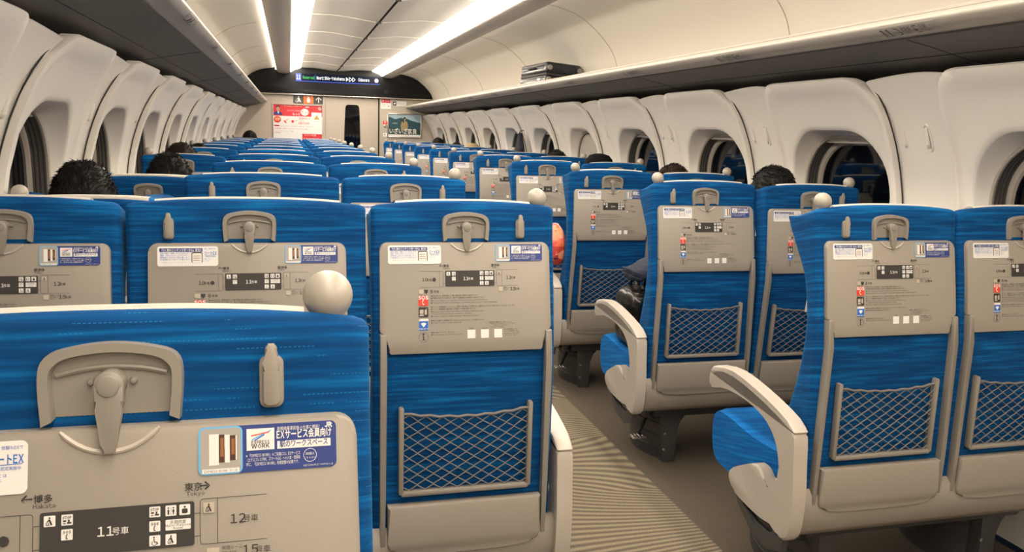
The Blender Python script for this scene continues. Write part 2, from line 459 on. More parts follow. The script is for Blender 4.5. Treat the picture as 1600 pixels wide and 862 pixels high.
def window_module(s, idx, yc, blind):
    """raised surround with a rounded opening; returns structure empty"""
    root = empty('window_%d' % idx, (XC+s*1.55, yc, 0)); root['kind'] = 'structure'
    inv = Vector((XC+s*1.55, yc, 0))
    ya, yb, zb, zt = yc-YA, yc+YB-0.01, 0.40, 1.583
    oy, hw, z0, z1 = yc-0.045, 0.285, 0.79, 1.366    # opening
    n = 10
    def ring_rr(y0, y1, za, zb_, rt, rb, m=n):
        out = []
        for cx, cz, a0, r in ((y1-rt, zb_-rt, 0, rt), (y0+rt, zb_-rt, 90, rt), (y0+rb, za+rb, 180, rb), (y1-rb, za+rb, 270, rb)):
            for k in range(m+1):
                a = math.radians(a0+90*k/m); out.append((cx+r*math.cos(a), cz+r*math.sin(a)))
        # densify straight runs so that the surface can bend
        dense = []
        N = len(out)
        for i in range(N):
            p, q = out[i], out[(i+1) % N]; dense.append(p)
            if (i+1) % (m+1) == 0:
                for k in range(1, 8): dense.append((p[0]+(q[0]-p[0])*k/8, p[1]+(q[1]-p[1])*k/8))
        return dense
    bm = bmesh.new()
    A_ = ring_rr(oy-hw, oy+hw, z0, z1, 0.19, 0.125)
    B_ = ring_rr(oy-hw-0.028, oy+hw+0.028, z0-0.028, z1+0.024, 0.215, 0.145)
    C_ = ring_rr(ya+0.016, yb-0.035, zb+0.02, zt-0.035, 0.13, 0.05)
    D_ = ring_rr(ya, yb-0.012, zb, zt-0.008, 0.14, 0.05)
    E_ = ring_rr(ya-0.001, yb, zb, zt, 0.145, 0.05)
    def U(p, lift): return pier(p[1])-lift
    rings = []
    def add(pts, fn): rings.append([bm.verts.new((XC+s*fn(p)-inv.x, p[0]-inv.y, p[1])) for p in pts])
    add(A_, lambda p: 1.572)
    add(A_, lambda p: 1.553)
    add([(a[0]*0.8+b[0]*0.2, a[1]*0.8+b[1]*0.2) for a, b in zip(A_, B_)], lambda p: 1.545)
    add([(a[0]*0.15+b[0]*0.85, a[1]*0.15+b[1]*0.85) for a, b in zip(A_, B_)], lambda p: U(p, 0.010))
    add(B_, lambda p: U(p, 0.016))
    add([(b[0]+(c[0]-b[0])*0.10, b[1]+(c[1]-b[1])*0.10) for b, c in zip(B_, C_)], lambda p: U(p, 0.019))
    for t in (0.3, 0.5, 0.7, 0.85):
        add([(b[0]+(c[0]-b[0])*t, b[1]+(c[1]-b[1])*t) for b, c in zip(B_, C_)], lambda p: U(p, 0.018+0.010*t*t))
    add(C_, lambda p: U(p, 0.034))
    add(D_, lambda p: U(p, 0.028))
    add(E_, lambda p: U(p, 0.014))
    add(E_, lambda p: U(p, -0.03))
    for P_, Q_ in zip(rings, rings[1:]):
        N = len(P_)
        for k in range(N):
            q = [P_[k], P_[(k+1) % N], Q_[(k+1) % N], Q_[k]]; bm.faces.new(q if s < 0 else q[::-1])
    obj('window_surround', bm, 'wall', root, smooth=True, deg=60)
    # inner frame ring, rubber, track lines
    bm = bmesh.new()
    def rr3(dx, x): return [(XC+s*x-inv.x, p[0]-inv.y, p[1]) for p in ring_rr(oy-hw+dx, oy+hw-dx, z0+dx, z1-dx*1.0, 0.19-dx*0.8, 0.125-dx*0.5)]
    def rings_of(lst):
        R4 = [[bm.verts.new(p) for p in rr3(dx, x)] for dx, x in lst]
        for P_, Q_ in zip(R4, R4[1:]):
            N = len(P_)
            for k in range(N): bm.faces.new([P_[k], P_[(k+1) % N], Q_[(k+1) % N], Q_[k]])
    rings_of([(-0.002, 1.552), (0.004, 1.548), (0.009, 1.552), (0.009, 1.560)])
    rings_of([(0.010, 1.612), (0.012, 1.606), (0.034, 1.606), (0.040, 1.622)])
    fo = obj('window_frame', bm, 'arm', root, smooth=True)
    bm = bmesh.new(); rings_of([(0.008, 1.556), (0.008, 1.612)]); obj('window_channel', bm, 'rackgrey', fo, smooth=True)
    for x in (1.566, 1.581, 1.596):
        bm = bmesh.new(); tube(bm, rr3(0.009, x), 0.0030, 5, closed=True); obj('channel_gasket', bm, 'rubber', fo, smooth=True)
    bm = bmesh.new()
    prism(bm, [(p[1], p[2]) for p in rr3(0.036, 1.62)], 'x', XC+s*1.616-inv.x, XC+s*1.626-inv.x)
    obj('window_pane', bm, 'glass', root)
    bm = bmesh.new(); tube(bm, [(XC+s*(pier(z)-0.004)-inv.x, ya-0.002-inv.y+0.05*max(0, (z-1.48)/0.1)**2, z) for z in [0.45+1.11*k/24 for k in range(25)]], 0.0028, 6); obj('window_seam', bm, 'rubber', root, smooth=True)
    # roller blind: rolled up except where drawn
    bm = bmesh.new()
    if blind:
        prism(bm, [(p[1], p[2]) for p in rr3(0.012, 1.62)], 'x', XC+s*1.564-inv.x, XC+s*1.570-inv.x)
    else:
        prism(bm, [(oy-hw+0.06-inv.y, z1-0.006), (oy+hw-0.06-inv.y, z1-0.006), (oy+hw-0.05-inv.y, z1-0.030), (oy-hw+0.05-inv.y, z1-0.030)], 'x', XC+s*1.563-inv.x, XC+s*1.573-inv.x, 0.003)
    obj('window_blind', bm, 'racklip', root)
    return root
wi = 1
for s in (1, -1):
    for k, yc in enumerate(WY):
        if yc+YB > Y1 or yc < -0.4: continue
        window_module(s, wi, yc, s > 0 and abs(yc-6.18) < 0.1); wi += 1

# ------------------------------------------------------------------ end wall with door
YW = Y1
bm = bmesh.new()
prism(bm, [(XC-1.65, 0), (0.535, 0), (0.535, 1.812), (XC-1.65, 1.812)], 'y', YW, YW+0.06)
prism(bm, [(1.375, 0), (XC+1.65, 0), (XC+1.65, 1.812), (1.375, 1.812)], 'y', YW, YW+0.06)
struct(obj('wall_front', bm, 'endwall'))
bm = bmesh.new()
prism(bm, [(XC-1.65, 1.812), (XC+1.65, 1.812), (XC+1.65, 2.35), (XC-1.65, 2.35)], 'y', YW+0.002, YW+0.06)
struct(obj('wall_front_upper', bm, 'endwall')) if False else struct(obj('trim_7', bm, 'black'))
# black arched header panel
bm = bmesh.new()
hp = [(u, 1.83) for u in (-1.52, 1.52)] + [(1.50, 1.90), (1.44, 1.97), (1.36, 2.04), (1.27, 2.10), (1.16, 2.15), (0.92, 2.19), (0.70, 2.19), (0, 2.19), (-0.70, 2.19), (-0.92, 2.19), (-1.16, 2.15), (-1.27, 2.10), (-1.36, 2.04), (-1.44, 1.97), (-1.50, 1.90)]
prism(bm, [(XC+u, z) for u, z in hp], 'y', YW-0.05, YW, 0.008)
for k in range(6):
    rbox(bm, XC-1.19, XC-0.94, YW-0.054, YW-0.045, 1.93+0.022*k, 1.938+0.022*k)
    rbox(bm, XC+0.94, XC+1.19, YW-0.054, YW-0.045, 1.93+0.022*k, 1.938+0.022*k)
rbox(bm, XC+0.72, XC+0.78, YW-0.056, YW-0.05, 1.885, 1.945)
struct(obj('trim_8', bm, 'black', smooth=True))
bm = bmesh.new(); rbox(bm, XC-1.56, XC+1.56, YW-0.06, YW, 1.812, 1.830, 0.004)
struct(obj('trim_9', bm, 'steel', smooth=True))
# door
droot = empty('door_1', (0.955, YW, 0)); droot['kind'] = 'structure'
bm = bmesh.new(); outl = rrect(0.535-0.955, 1.352-0.955, 0.01, 1.806, 0.004, 2)
prism(bm, outl, 'y', 0.012, 0.05)
obj('door_panel', bm, 'endwall', droot)
bm = bmesh.new()
g = [Vector(p) for p in ((-0.134, 0.60), (-0.131, 0.9), (-0.125, 1.2), (-0.117, 1.45), (-0.108, 1.62), (-0.103, 1.665), (-0.092, 1.688), (-0.070, 1.700), (0.070, 1.700), (0.092, 1.688), (0.103, 1.665), (0.108, 1.62), (0.116, 1.45), (0.123, 1.2), (0.129, 0.9), (0.131, 0.60), (0.10, 0.57), (-0.10, 0.57))]
prism(bm, [tuple(p) for p in g], 'y', 0.006, 0.02)
obj('door_window', bm, 'glass', droot)
bm = bmesh.new(); tube(bm, [(p.x*1.03, 0.011, (p.y-1.14)*1.008+1.14) for p in g], 0.006, 6, closed=True); obj('door_window_rim', bm, 'arm', droot, smooth=True)
bm = bmesh.new(); rbox(bm, 0.40, 0.42, 0.0, 0.03, 0, 1.81); obj('door_gap', bm, 'black', droot)
bm = bmesh.new(); rbox(bm, -0.445, -0.418, -0.012, 0.02, 0, 1.81, 0.003); obj('door_post', bm, 'racklip', droot)
bm = bmesh.new(); rbox(bm, 0.421, 0.437, -0.006, 0.02, 0, 1.81, 0.003); obj('door_post', bm, 'racklip', droot)
# rear wall behind the camera
bm = bmesh.new(); rbox(bm, XC-1.65, XC+1.65, Y0-0.06, Y0, 0, 2.35); struct(obj('wall_back', bm, 'endwall'))

# display in the header panel
t = empty('display_screen', (XC+0.02, YW-0.052, 1.95))
tag(t, 'long lit display with train text in the black header panel above the door', 'display')
bm = bmesh.new(); rbox(bm, -0.63, 0.63, -0.004, 0.004, 0.065, 0.185); obj('screen', bm, 'scr_bg', t)
bm = bmesh.new(); yy = -0.0055
frect(bm, -0.63, -0.55, 0.075, 0.185, yy, 1); frect(bm, -0.63, 0.63, 0.068, 0.078, yy, 1); frect(bm, -0.345, -0.340, 0.08, 0.185, yy, 1)
text(bm, '11', 0.085, -0.59, 0.098, yy-0.001, 0, 'CENTER', off=0.002, width=0.068)
text(bm, 'Reserved', 0.058, -0.530, 0.108, yy-0.001, 2, off=0.001, width=0.175)
text(bm, 'Next: Shin-Yokohama', 0.060, -0.325, 0.108, yy-0.001, 0, off=0.0015, width=0.42)
for k in range(3):
    x = 0.115+0.05*k
    P3 = [(x, 0.095), (x+0.042, 0.127), (x, 0.16)]
    if k == 0: flat(bm, P3, yy-0.001, 0)
    else:
        for a, b in zip(P3, P3[1:]+P3[:1]): fline(bm, *a, *b, 0.008, yy-0.001, 4)
text(bm, 'Odawara', 0.060, 0.30, 0.108, yy-0.001, 0, off=0.0015, width=0.17)
fcirc(bm, 0.58, 0.128, 0.032, yy-0.001, 3)
obj('screen_text', bm, ['scr_white', 'scr_blue', 'scr_green', 'scr_pink', 'scr_white'], t, smooth='keep')

# direction sign
t = empty('direction_sign', (0.292, YW, 1.760))
tag(t, 'dark sign with litter bin, extinguisher and up arrow pictograms beside the door', 'sign')
bm = bmesh.new(); prism(bm, rrect(-0.225, 0.225, -0.07, 0.05, 0.012), 'y', -0.008, 0); obj('sign_plate', bm, 'darkgrey', t)
bm = bmesh.new(); yy = -0.0095
frect(bm, -0.072, 0.075, -0.07, 0.05, yy, 1)
flat(bm, rrect(-0.020, 0.025, -0.052, 0.012, 0.008), yy-0.001, 0); flat(bm, rrect(-0.010, 0.014, 0.010, 0.030, 0.004), yy-0.001, 0); fline(bm, -0.02, 0.034, 0.02, 0.034, 0.006, yy-0.001, 0)
fline(bm, 0.152, -0.05, 0.152, 0.03, 0.012, yy, 0); fline(bm, 0.112, -0.008, 0.155, 0.034, 0.012, yy, 0); fline(bm, 0.192, -0.008, 0.149, 0.034, 0.012, yy, 0)
fcirc(bm, -0.145, 0.030, 0.011, yy, 0); flat(bm, [(-0.155, 0.016), (-0.135, 0.016), (-0.105, -0.05), (-0.125, -0.05), (-0.138, -0.02), (-0.142, -0.05), (-0.155, -0.05)], yy, 0)
fline(bm, -0.155, 0.01, -0.18, -0.015, 0.007, yy, 0)
for a, b in (((-0.19, -0.02), (-0.185, -0.052)), ((-0.185, -0.052), (-0.165, -0.052)), ((-0.165, -0.052), (-0.160, -0.02))): fline(bm, *a, *b, 0.006, yy, 0)
obj('sign_print', bm, ['white', 'orange'], t, smooth='keep')

# red and white poster
t = empty('advert_poster', (0.135, YW, 1.405))
tag(t, 'red and white advertising poster in a thin frame left of the door', 'poster')
bm = bmesh.new()
for (x0, x1, z0, z1) in ((-0.375, -0.362, -0.44, 0.27), (0.362, 0.375, -0.44, 0.27), (-0.375, 0.375, 0.258, 0.27), (-0.375, 0.375, -0.44, -0.428)):
    rbox(bm, x0, x1, -0.018, 0, z0, z1, 0.003)
obj('poster_frame', bm, 'racklip', t, smooth=True)
bm = bmesh.new(); yy = -0.004
frect(bm, -0.362, 0.362, -0.428, 0.258, yy, 0)
frect(bm, -0.362, 0.362, 0.09, 0.258, yy-0.001, 1)
flat(bm, [(-0.36, 0.105), (-0.35, 0.14), (-0.31, 0.16), (-0.27, 0.155), (-0.235, 0.13), (-0.225, 0.105)], yy-0.002, 3)
flat(bm, [(-0.305, 0.155), (-0.29, 0.115), (-0.275, 0.155)], yy-0.0025, 0)
fcirc(bm, -0.292, 0.192, 0.027, yy-0.003, 4, rz=0.034); fcirc(bm, -0.292, 0.218, 0.030, yy-0.0025, 5, rz=0.022)
fcirc(bm, 0.10, 0.155, 0.062, yy-0.002, 0, rz=0.052)
text(bm, '驚く!', 0.048, 0.045, 0.132, yy-0.003, 1, off=0.001)
text(bm, 'もっと', 0.040, -0.085, 0.108, yy-0.002, 0, off=0.001)
text(bm, 'エクスプレス予約なら', 0.022, -0.16, 0.165, yy-0.002, 0)
text(bm, 'おトクで便利なネット予約サービス', 0.016, -0.2, 0.235, yy-0.002, 0); frect(bm, 0.11, 0.165, 0.228, 0.240, yy-0.003, 0)
fcirc(bm, 0.325, 0.215, 0.026, yy-0.002, 6)
frect(bm, 0.20, 0.352, -0.10, 0.155, yy-0.002, 0)
flat(bm, [(0.235, 0.05), (0.26, 0.09), (0.278, 0.12), (0.296, 0.09), (0.32, 0.05)], yy-0.003, 7)
text(bm, '年会費無料', 0.016, 0.238, 0.015, yy-0.003, 6)
text(bm, 'スマートに予約', 0.020, -0.15, 0.055, yy-0.002, 6); text(bm, '新幹線で行こう', 0.034, 0.01, 0.045, yy-0.002, 1, off=0.0006, width=0.17)
fcirc(bm, -0.305, 0.035, 0.054, yy-0.002, 1, rz=0.050); fcirc(bm, -0.305, 0.04, 0.046, yy-0.003, 8, rz=0.034); text(bm, '会員', 0.034, -0.335, 0.028, yy-0.004, 0)
fline(bm, -0.21, 0.02, -0.175, -0.015, 0.016, yy-0.002, 1); fline(bm, -0.19, 0.01, -0.15, 0.045, 0.010, yy-0.002, 8)
fcirc(bm, -0.08, 0.01, 0.020, yy-0.002, 1)
text(bm, '東京・新大阪', 0.024, -0.045, 0.012, yy-0.002, 6); text(bm, '片道14,250円', 0.036, 0.00, -0.025, yy-0.002, 1, off=0.0006, width=0.17)
frect(bm, -0.355, -0.28, -0.065, -0.048, yy-0.002, 1)
random.seed(3)
for r_, z in enumerate((-0.068, -0.107, -0.145, -0.170, -0.255, -0.285, -0.31, -0.35, -0.38)):
    text(bm, ['受取簡単でICカードでも　お得な運賃で　座席も選べて変更も自由', '会員登録後すぐ使えて　いつでもどこでも　かんたん予約', 'ネットで予約　きっぷなしで乗車', '会員募集中', 'お申し込みはこちらから　詳しくはウェブへ', '交通系ICカードをタッチ', '東海道・山陽・九州新幹線', '予約はスマホから', 'ご利用ください'][r_], 0.019, -0.35, z, yy-0.002, [6, 1, 6, 1, 6, 5, 6, 1, 6][r_], xs=1.0)
frect(bm, 0.06, 0.355, -0.40, -0.17, yy-0.002, 1); text(bm, 'スマートな旅', 0.030, 0.09, -0.20, yy-0.003, 0); text(bm, '今すぐ会員登録', 0.034, 0.07, -0.26, yy-0.003, 0)
obj('poster_print', bm, ['white', 'poster_red', 'ink', 'navy', 'skin', 'hair', 'lgrey', 'gold', 'orange'], t, smooth='keep')

# landscape poster right of the door
t = empty('landscape_poster', (1.768, YW, 1.42))
tag(t, 'framed poster of a person in a beige coat before green mountains', 'poster')
bm = bmesh.new()
for (x0, x1, z0, z1) in ((-0.272, -0.258, -0.20, 0.175), (0.258, 0.272, -0.20, 0.175), (-0.272, 0.272, 0.161, 0.175), (-0.272, 0.272, -0.20, -0.188)):
    rbox(bm, x0, x1, -0.022, 0, z0, z1, 0.003)
obj('poster_frame', bm, 'steel', t, smooth=True)
bm = bmesh.new(); yy = -0.004
frect(bm, -0.258, 0.258, -0.188, 0.161, yy, 0)
frect(bm, -0.252, 0.252, -0.150, 0.155, yy-0.001, 1)
flat(bm, [(-0.252, -0.150), (0.252, -0.150), (0.252, 0.04), (0.20, 0.045), (0.15, 0.06), (0.10, 0.07), (0.04, 0.095), (-0.02, 0.10), (-0.06, 0.11), (-0.10, 0.095), (-0.15, 0.085), (-0.19, 0.10), (-0.23, 0.115), (-0.252, 0.12)], yy-0.002, 2)
flat(bm, [(-0.252, -0.150), (0.252, -0.150), (0.252, -0.07), (0.15, -0.08), (0.05, -0.10), (-0.08, -0.085), (-0.18, -0.06), (-0.252, -0.05)], yy-0.003, 3)
flat(bm, [(-0.055, -0.07), (-0.06, 0.0), (-0.045, 0.045), (-0.02, 0.06), (0.02, 0.06), (0.042, 0.045), (0.055, 0.0), (0.05, -0.09), (-0.03, -0.09)], yy-0.004, 4)
flat(bm, [(-0.022, 0.10), (-0.030, 0.03), (-0.012, 0.04), (-0.012, 0.09)], yy-0.0055, 6)
fcirc(bm, 0.0, 0.085, 0.017, yy-0.005, 5, rz=0.023); fcirc(bm, 0.0, 0.106, 0.019, yy-0.0055, 6, rz=0.013); frect(bm, -0.035, 0.04, -0.098, -0.085, yy-0.0045, 6)
text(bm, 'いざいざ奈良', 0.088, -0.245, -0.132, yy-0.006, 0, off=0.002, width=0.44)
text(bm, '法隆寺', 0.03, -0.2, 0.01, yy-0.006, 1); text(bm, '奈良', 0.014, 0.02, -0.178, yy-0.002, 6)
obj('poster_print', bm, ['white', 'sky', 'hill', 'hill2', 'cap', 'skin', 'hair'], t, smooth='keep')
def sticker(name, x, z, wd, ht, label, fn, mats):
    t = empty(name, (x, YW, z)); tag(t, label, 'sticker')
    bm = bmesh.new(); prism(bm, rrect(-wd/2, wd/2, -ht/2, ht/2, 0.006, 3), 'y', -0.003, 0); obj('sticker_sheet', bm, 'white', t)
    bm = bmesh.new(); fn(bm, -0.0042); obj('sticker_print', bm, mats, t, smooth='keep')
def s1(bm, y): frect(bm, -0.072, 0.072, 0.015, 0.072, y, 0); text(bm, 'お知らせ', 0.026, -0.02, 0.035, y-0.001, 1); fcirc(bm, 0.04, -0.035, 0.010, y, 0); text(bm, '車内での', 0.022, -0.062, -0.015, y, 2); text(bm, 'お願い', 0.022, -0.062, -0.045, y, 2); fline(bm, -0.062, 0.03, -0.04, 0.06, 0.006, y-0.001, 1); fcirc(bm, -0.045, 0.045, 0.012, y-0.001, 1)
sticker('notice_sticker', 1.475, 1.735, 0.155, 0.15, 'white and red notice sticker high beside the door frame', s1, ['poster_red', 'white', 'lgrey'])
def s2(bm, y): frect(bm, -0.105, -0.048, -0.032, 0.032, y, 0); flat(bm, [(-0.095, -0.015), (-0.06, -0.01), (-0.058, 0.015), (-0.08, 0.018)], y-0.001, 1); text(bm, '荷物にご注意', 0.020, -0.035, 0.003, y, 2); text(bm, 'Mind your luggage', 0.015, -0.035, -0.02, y, 2)
sticker('luggage_sticker', 1.685, 1.745, 0.22, 0.075, 'small white sticker with a black pictogram above the landscape poster', s2, ['ink', 'white', 'lgrey'])
def s3(bm, y): fline(bm, -0.015, 0.014, 0.015, 0.014, 0.007, y, 0); fline(bm, 0, 0.01, 0, -0.015, 0.008, y, 0)
t = empty('alarm_sticker', (1.462, YW, 1.445)); tag(t, 'small red square sticker left of the landscape poster', 'sticker')
bm = bmesh.new(); prism(bm, rrect(-0.034, 0.034, -0.028, 0.028, 0.004, 3), 'y', -0.003, 0); obj('sticker_sheet', bm, 'red', t)
bm = bmesh.new(); s3(bm, -0.0042); obj('sticker_print', bm, ['white'], t, smooth='keep')
t = empty('alarm_button', (1.462, YW, 1.39)); tag(t, 'round metal button under the small red sticker', 'button')
bm = bmesh.new(); lathe(bm, [(0.026, 0), (0.026, -0.006), (0.021, -0.010)], axis='y'); obj('button_ring', bm, 'steel', t, smooth=True)
bm = bmesh.new(); lathe(bm, [(0.018, -0.009), (0.018, -0.014), (0.012, -0.016)], axis='y'); obj('button_cap', bm, 'grey', t, smooth=True)
def s4(bm, y): fcirc(bm, -0.005, 0.006, 0.009, y, 0); text(bm, 'ボタン', 0.014, -0.02, -0.02, y, 0)
sticker('button_sticker', 1.462, 1.255, 0.062, 0.06, 'tiny white sticker with a black dot low beside the door frame', s4, ['ink'])

# ------------------------------------------------------------------ luggage racks
LIP = [tuple(p) for p in bez([(1.13, 1.704), (1.105, 1.722), (1.085, 1.722), (1.066, 1.708), (1.062, 1.694), (1.082, 1.677), (1.112, 1.670), (1.15, 1.667)], 4)]
UNDER = [(1.15, 1.6665), (1.152, 1.661), (1.25, 1.643), (1.40, 1.612), (1.60, 1.590)]
for s, side in ((1, 'right'), (-1, 'left')):
    t = empty('luggage_rack', (XC+s*1.3+(0.025 if s < 0 else 0), 0, 1.65+(0.012 if s < 0 else 0)))
    tag(t, 'long cream luggage rack with grey underside along the %s wall' % side, 'luggage rack')
    inv = Vector((XC+s*1.3, 0, 1.65))
    def shift(bm):
        for v in bm.verts: v.co -= inv
    bm = bmesh.new(); sec(LIP, s, Y0, Y1, bm, ny=1)
    sec([(1.15, 1.667), (1.15, 1.68), (1.13, 1.704)], s, Y0, Y1, bm)
    for du, dz in ((1.090, 1.7235), (1.074, 1.7165)): tube(bm, [(XC+s*du, Y0, dz), (XC+s*du, Y1-0.01, dz)], 0.0032, 6)
    shift(bm); obj('rack_lip', bm, 'racklip', t, smooth=True)
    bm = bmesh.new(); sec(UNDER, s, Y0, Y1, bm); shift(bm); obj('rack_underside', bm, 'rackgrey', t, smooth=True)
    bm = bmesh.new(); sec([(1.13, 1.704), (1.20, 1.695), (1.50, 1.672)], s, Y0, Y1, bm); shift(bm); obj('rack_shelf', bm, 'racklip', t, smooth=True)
    bm = bmesh.new()
    tube(bm, [(XC+s*1.33, Y0, 1.6255), (XC+s*1.33, Y1, 1.6255)], 0.0013, 5)
    for k in range(6):
        y = 3.3+2.08*k-1.04
        if y < Y1: tube(bm, [(XC+s*u, y, z-0.0007) for u, z in UNDER[1:]], 0.0013, 5)
    shift(bm); obj('rack_joint', bm, 'seam', t)
    # row number plates on the lip
    def onlip(a):           # point and tangent frame on the sloping lip face
        P0, P1 = Vector((1.064, 1.698)), Vector((1.098, 1.6515))
        return P0+(P1-P0)*a
    for r in range(1, 13):
        yc = 2.17+1.04*(11-r)
        plate = bmesh.new()
        def tf(p, e=0.0):
            # p.x = along the reading direction, p.z = up on the plate (0..1 range in metres)
            q = LIPF((0.034-p.z)/0.060)
            if s > 0: return Vector((XC+(q[0]-0.0012-e), yc-p.x, q[1]-0.0012-e)) - inv
            return Vector((XC-(q[0]-0.0012-e), yc+p.x, q[1]-0.0012-e)) - inv
        def LIPF(a):
            n = len(LIP)-1; lo, hi = 0.54*n, 0.97*n; x = lo+(hi-lo)*min(1, max(0, a)); i = min(n-1, int(x)); f = x-i
            return (LIP[i][0]+(LIP[i+1][0]-LIP[i][0])*f, LIP[i][1]+(LIP[i+1][1]-LIP[i][1])*f)
        ww = 0.115
        cols = [plate.verts.new(tf(Vector((x, 0, z)))) for z in [0.034-0.044*j/5 for j in range(6)] for x in (-ww, ww)]
        for j in range(5):
            a, b, c, d = cols[2*j], cols[2*j+1], cols[2*j+3], cols[2*j+2]; plate.faces.new([a, b, c, d])
        po = obj('seat_number_plate', plate, 'plate', t)
        bm = bmesh.new()
        F = lambda p: tf(p, 0.0045)
        if s > 0:
            text(bm, str(r), 0.036, -0.110, -0.003, 0, 0, tf=F, res=2); text(bm, 'D', 0.036, -0.048, -0.003, 0, 0, tf=F, res=2)
            text(bm, '通路側', 0.014, -0.020, 0.012, 0, 0, tf=F); text(bm, 'Aisle', 0.010, -0.015, 0.000, 0, 0, tf=F)
            text(bm, 'E', 0.036, 0.030, -0.003, 0, 0, tf=F, res=2)
            text(bm, '窓側', 0.014, 0.058, 0.012, 0, 0, tf=F); text(bm, 'Window', 0.010, 0.058, 0.000, 0, 0, tf=F)
        else:
            text(bm, str(r), 0.030, -0.105, 0.0, 0, 0, tf=F, res=2)
            for k, (a_, b_) in enumerate((('A', '窓側'), ('B', ''), ('C', '通路側'))):
                text(bm, a_, 0.030, -0.060+0.055*k, 0.0, 0, 0, tf=F, res=2)
                if b_: text(bm, b_, 0.011, -0.040+0.055*k, 0.008, 0, 0, tf=F)
        obj('seat_number', bm, 'ink', po, smooth='keep')

# ------------------------------------------------------------------ seats
# seat frame: origin on the floor under the tray plane, +y is the way the seat faces
def bend(z): return 0.048*min(1, max(0, (z-0.80)/0.28))**1.15 + (0.10*(z-1.08) if z > 1.08 else 0)
YF = [(0.27, 0.155), (0.42, 0.155), (0.563, 0.141), (0.649, 0.112), (0.747, 0.090), (0.858, 0.078), (0.94, 0.086), (0.994, 0.106), (1.056, 0.165), (1.10, 0.196), (1.131, 0.212), (1.2, 0.212)]
YC = [(0.27, 0.17), (0.45, 0.17), (0.60, 0.185), (0.75, 0.175), (0.90, 0.155), (1.0, 0.150), (1.08, 0.165), (1.2, 0.165)]
def ztop(x, hw): return 1.172-0.013*(abs(x)/hw)**2.6
YB = 0.013
def back_mesh(W):
    bm = bmesh.new(); hw = W/2
    zl = [0.29, 0.36, 0.44, 0.50, 0.56, 0.62, 0.68, 0.74, 0.80, 0.86, 0.91, 0.95, 0.985, 1.015, 1.04, 1.06, 1.08, 1.10, 1.115, 1.128]
    tail = [(0.72, 0.000), (0.86, 0.004), (0.95, 0.010), (1.0, 0.020)]
    rings = []
    def ring(zfun, z, shr, fall=0.0):
        yf, yc = lerp(YF, z), lerp(YC, z); pts = []
        r = 0.016; h = hw-shr*0.6; yb = YB+shr*0.7
        yf = max(yf-shr, yb+0.02); yc = max(yc-shr, yb+0.02)
        nb = 12
        for k in range(nb+1):
            x = -h+r+(2*h-2*r)*k/nb; pts.append((x, yb))
        for k in range(1, 5):
            a = PI/2*k/5; pts.append((h-r+r*math.sin(a), yb+r-r*math.cos(a)))
        rf = min(0.022, (yf-yb)*0.4)
        for k in range(4): pts.append((h, yb+r+(yf-rf-yb-r)*k/3))
        for k in range(1, 5):
            a = PI/2*k/5; pts.append((h-rf+rf*math.cos(a), yf-rf+rf*math.sin(a)))
        nf = 12
        for k in range(nf+1):
            x = h-rf-(2*h-2*rf)*k/nf
            q = abs(x)/(h-rf); e = min(1, max(0, (q-0.55)/0.40)); e = e*e*(3-2*e)
            pts.append((x, yc+(yf-yc)*e))
        for k in range(4, 0, -1):
            a = PI/2*k/5; pts.append((-(h-rf+rf*math.cos(a)), yf-rf+rf*math.sin(a)))
        for k in range(3, -1, -1): pts.append((-h, yb+r+(yf-rf-yb-r)*k/3))
        for k in range(4, 0, -1):
            a = PI/2*k/5; pts.append((-(h-r+r*math.sin(a)), yb+r-r*math.cos(a)))
        return [bm.verts.new((p[0], p[1], zfun(p[0])-fall*0.22*max(0, p[1]-0.035))) for p in pts]
    for z in zl: rings.append(ring(lambda x: z, z, 0))
    for f_, shr in tail:
        rings.append(ring(lambda x, f_=f_: 1.128+(ztop(x, hw)-1.128)*f_, 1.13, shr, f_))
    for A, B in zip(rings, rings[1:]):
        n = len(A)
        for k in range(n): bm.faces.new([A[k], A[(k+1) % n], B[(k+1) % n], B[k]])
    # close the top with a strip grid between back and front edges
    T = rings[-1]; nb = 13; back = T[:13]; front = T[13+4+4+4:13+4+4+4+13][::-1]
    mids = []
    for j in (0.33, 0.66):
        mids.append([bm.verts.new(back[k].co.lerp(front[k].co, j)+Vector((0, 0, 0.005))) for k in range(13)])
    rows = [back]+mids+[front]
    for A, B in zip(rows, rows[1:]):
        for k in range(12): bm.faces.new([A[k], A[k+1], B[k+1], B[k]])
    n = len(T)
    right = [T[12]]+T[13:13+12]+[T[13+12]]; left = [T[13+12+12]]+T[13+12+13:]+[T[0]]
    bm.faces.new(right+[mids[1][12], mids[0][12]]); bm.faces.new(left+[mids[0][0], mids[1][0]])
    bm.faces.new(rings[0][::-1])
    return bm

def net_parts(W, root, tilt):
    hw = 0.155; b = 0.487; tp = 0.700
    bm = bmesh.new()
    for s in (-1, 1): rbox(bm, s*hw-0.006, s*hw+0.006, -0.010, 0.012, b, tp, 0.0045, 2)
    rbox(bm, -hw, hw, -0.010, 0.012, b-0.005, b+0.008, 0.0045, 2)
    fr = obj('net_frame', bm, 'grey', root, smooth=True)
    bm = bmesh.new()
    def top(x): return tp-0.014-0.014*(1-(x/hw)**2)
    NX, NR = 8, 14
    # zigzag strands: neighbours touch, giving diamonds
    for r_ in range(NR):
        pts = []
        for k in range(2*NX+1):
            x = -hw+2*hw*k/(2*NX)
            H = top(x)-b-0.010
            a = (r_+0.5+(0.5 if k % 2 else -0.5)*(1 if r_ % 2 else -1))/NR
            pts.append((x, -0.001+(0.0012 if (k+r_) % 2 else -0.0012), b+0.008+H*a))
        tube(bm, pts, 0.0017, 5, caps=False)
    tube(bm, [(-hw+2*hw*k/14, -0.003, top(-hw+2*hw*k/14)+(0.002 if k % 2 else -0.001)) for k in range(15)], 0.0032, 6)
    obj('net', bm, 'rope', fr, smooth=True)
    return fr

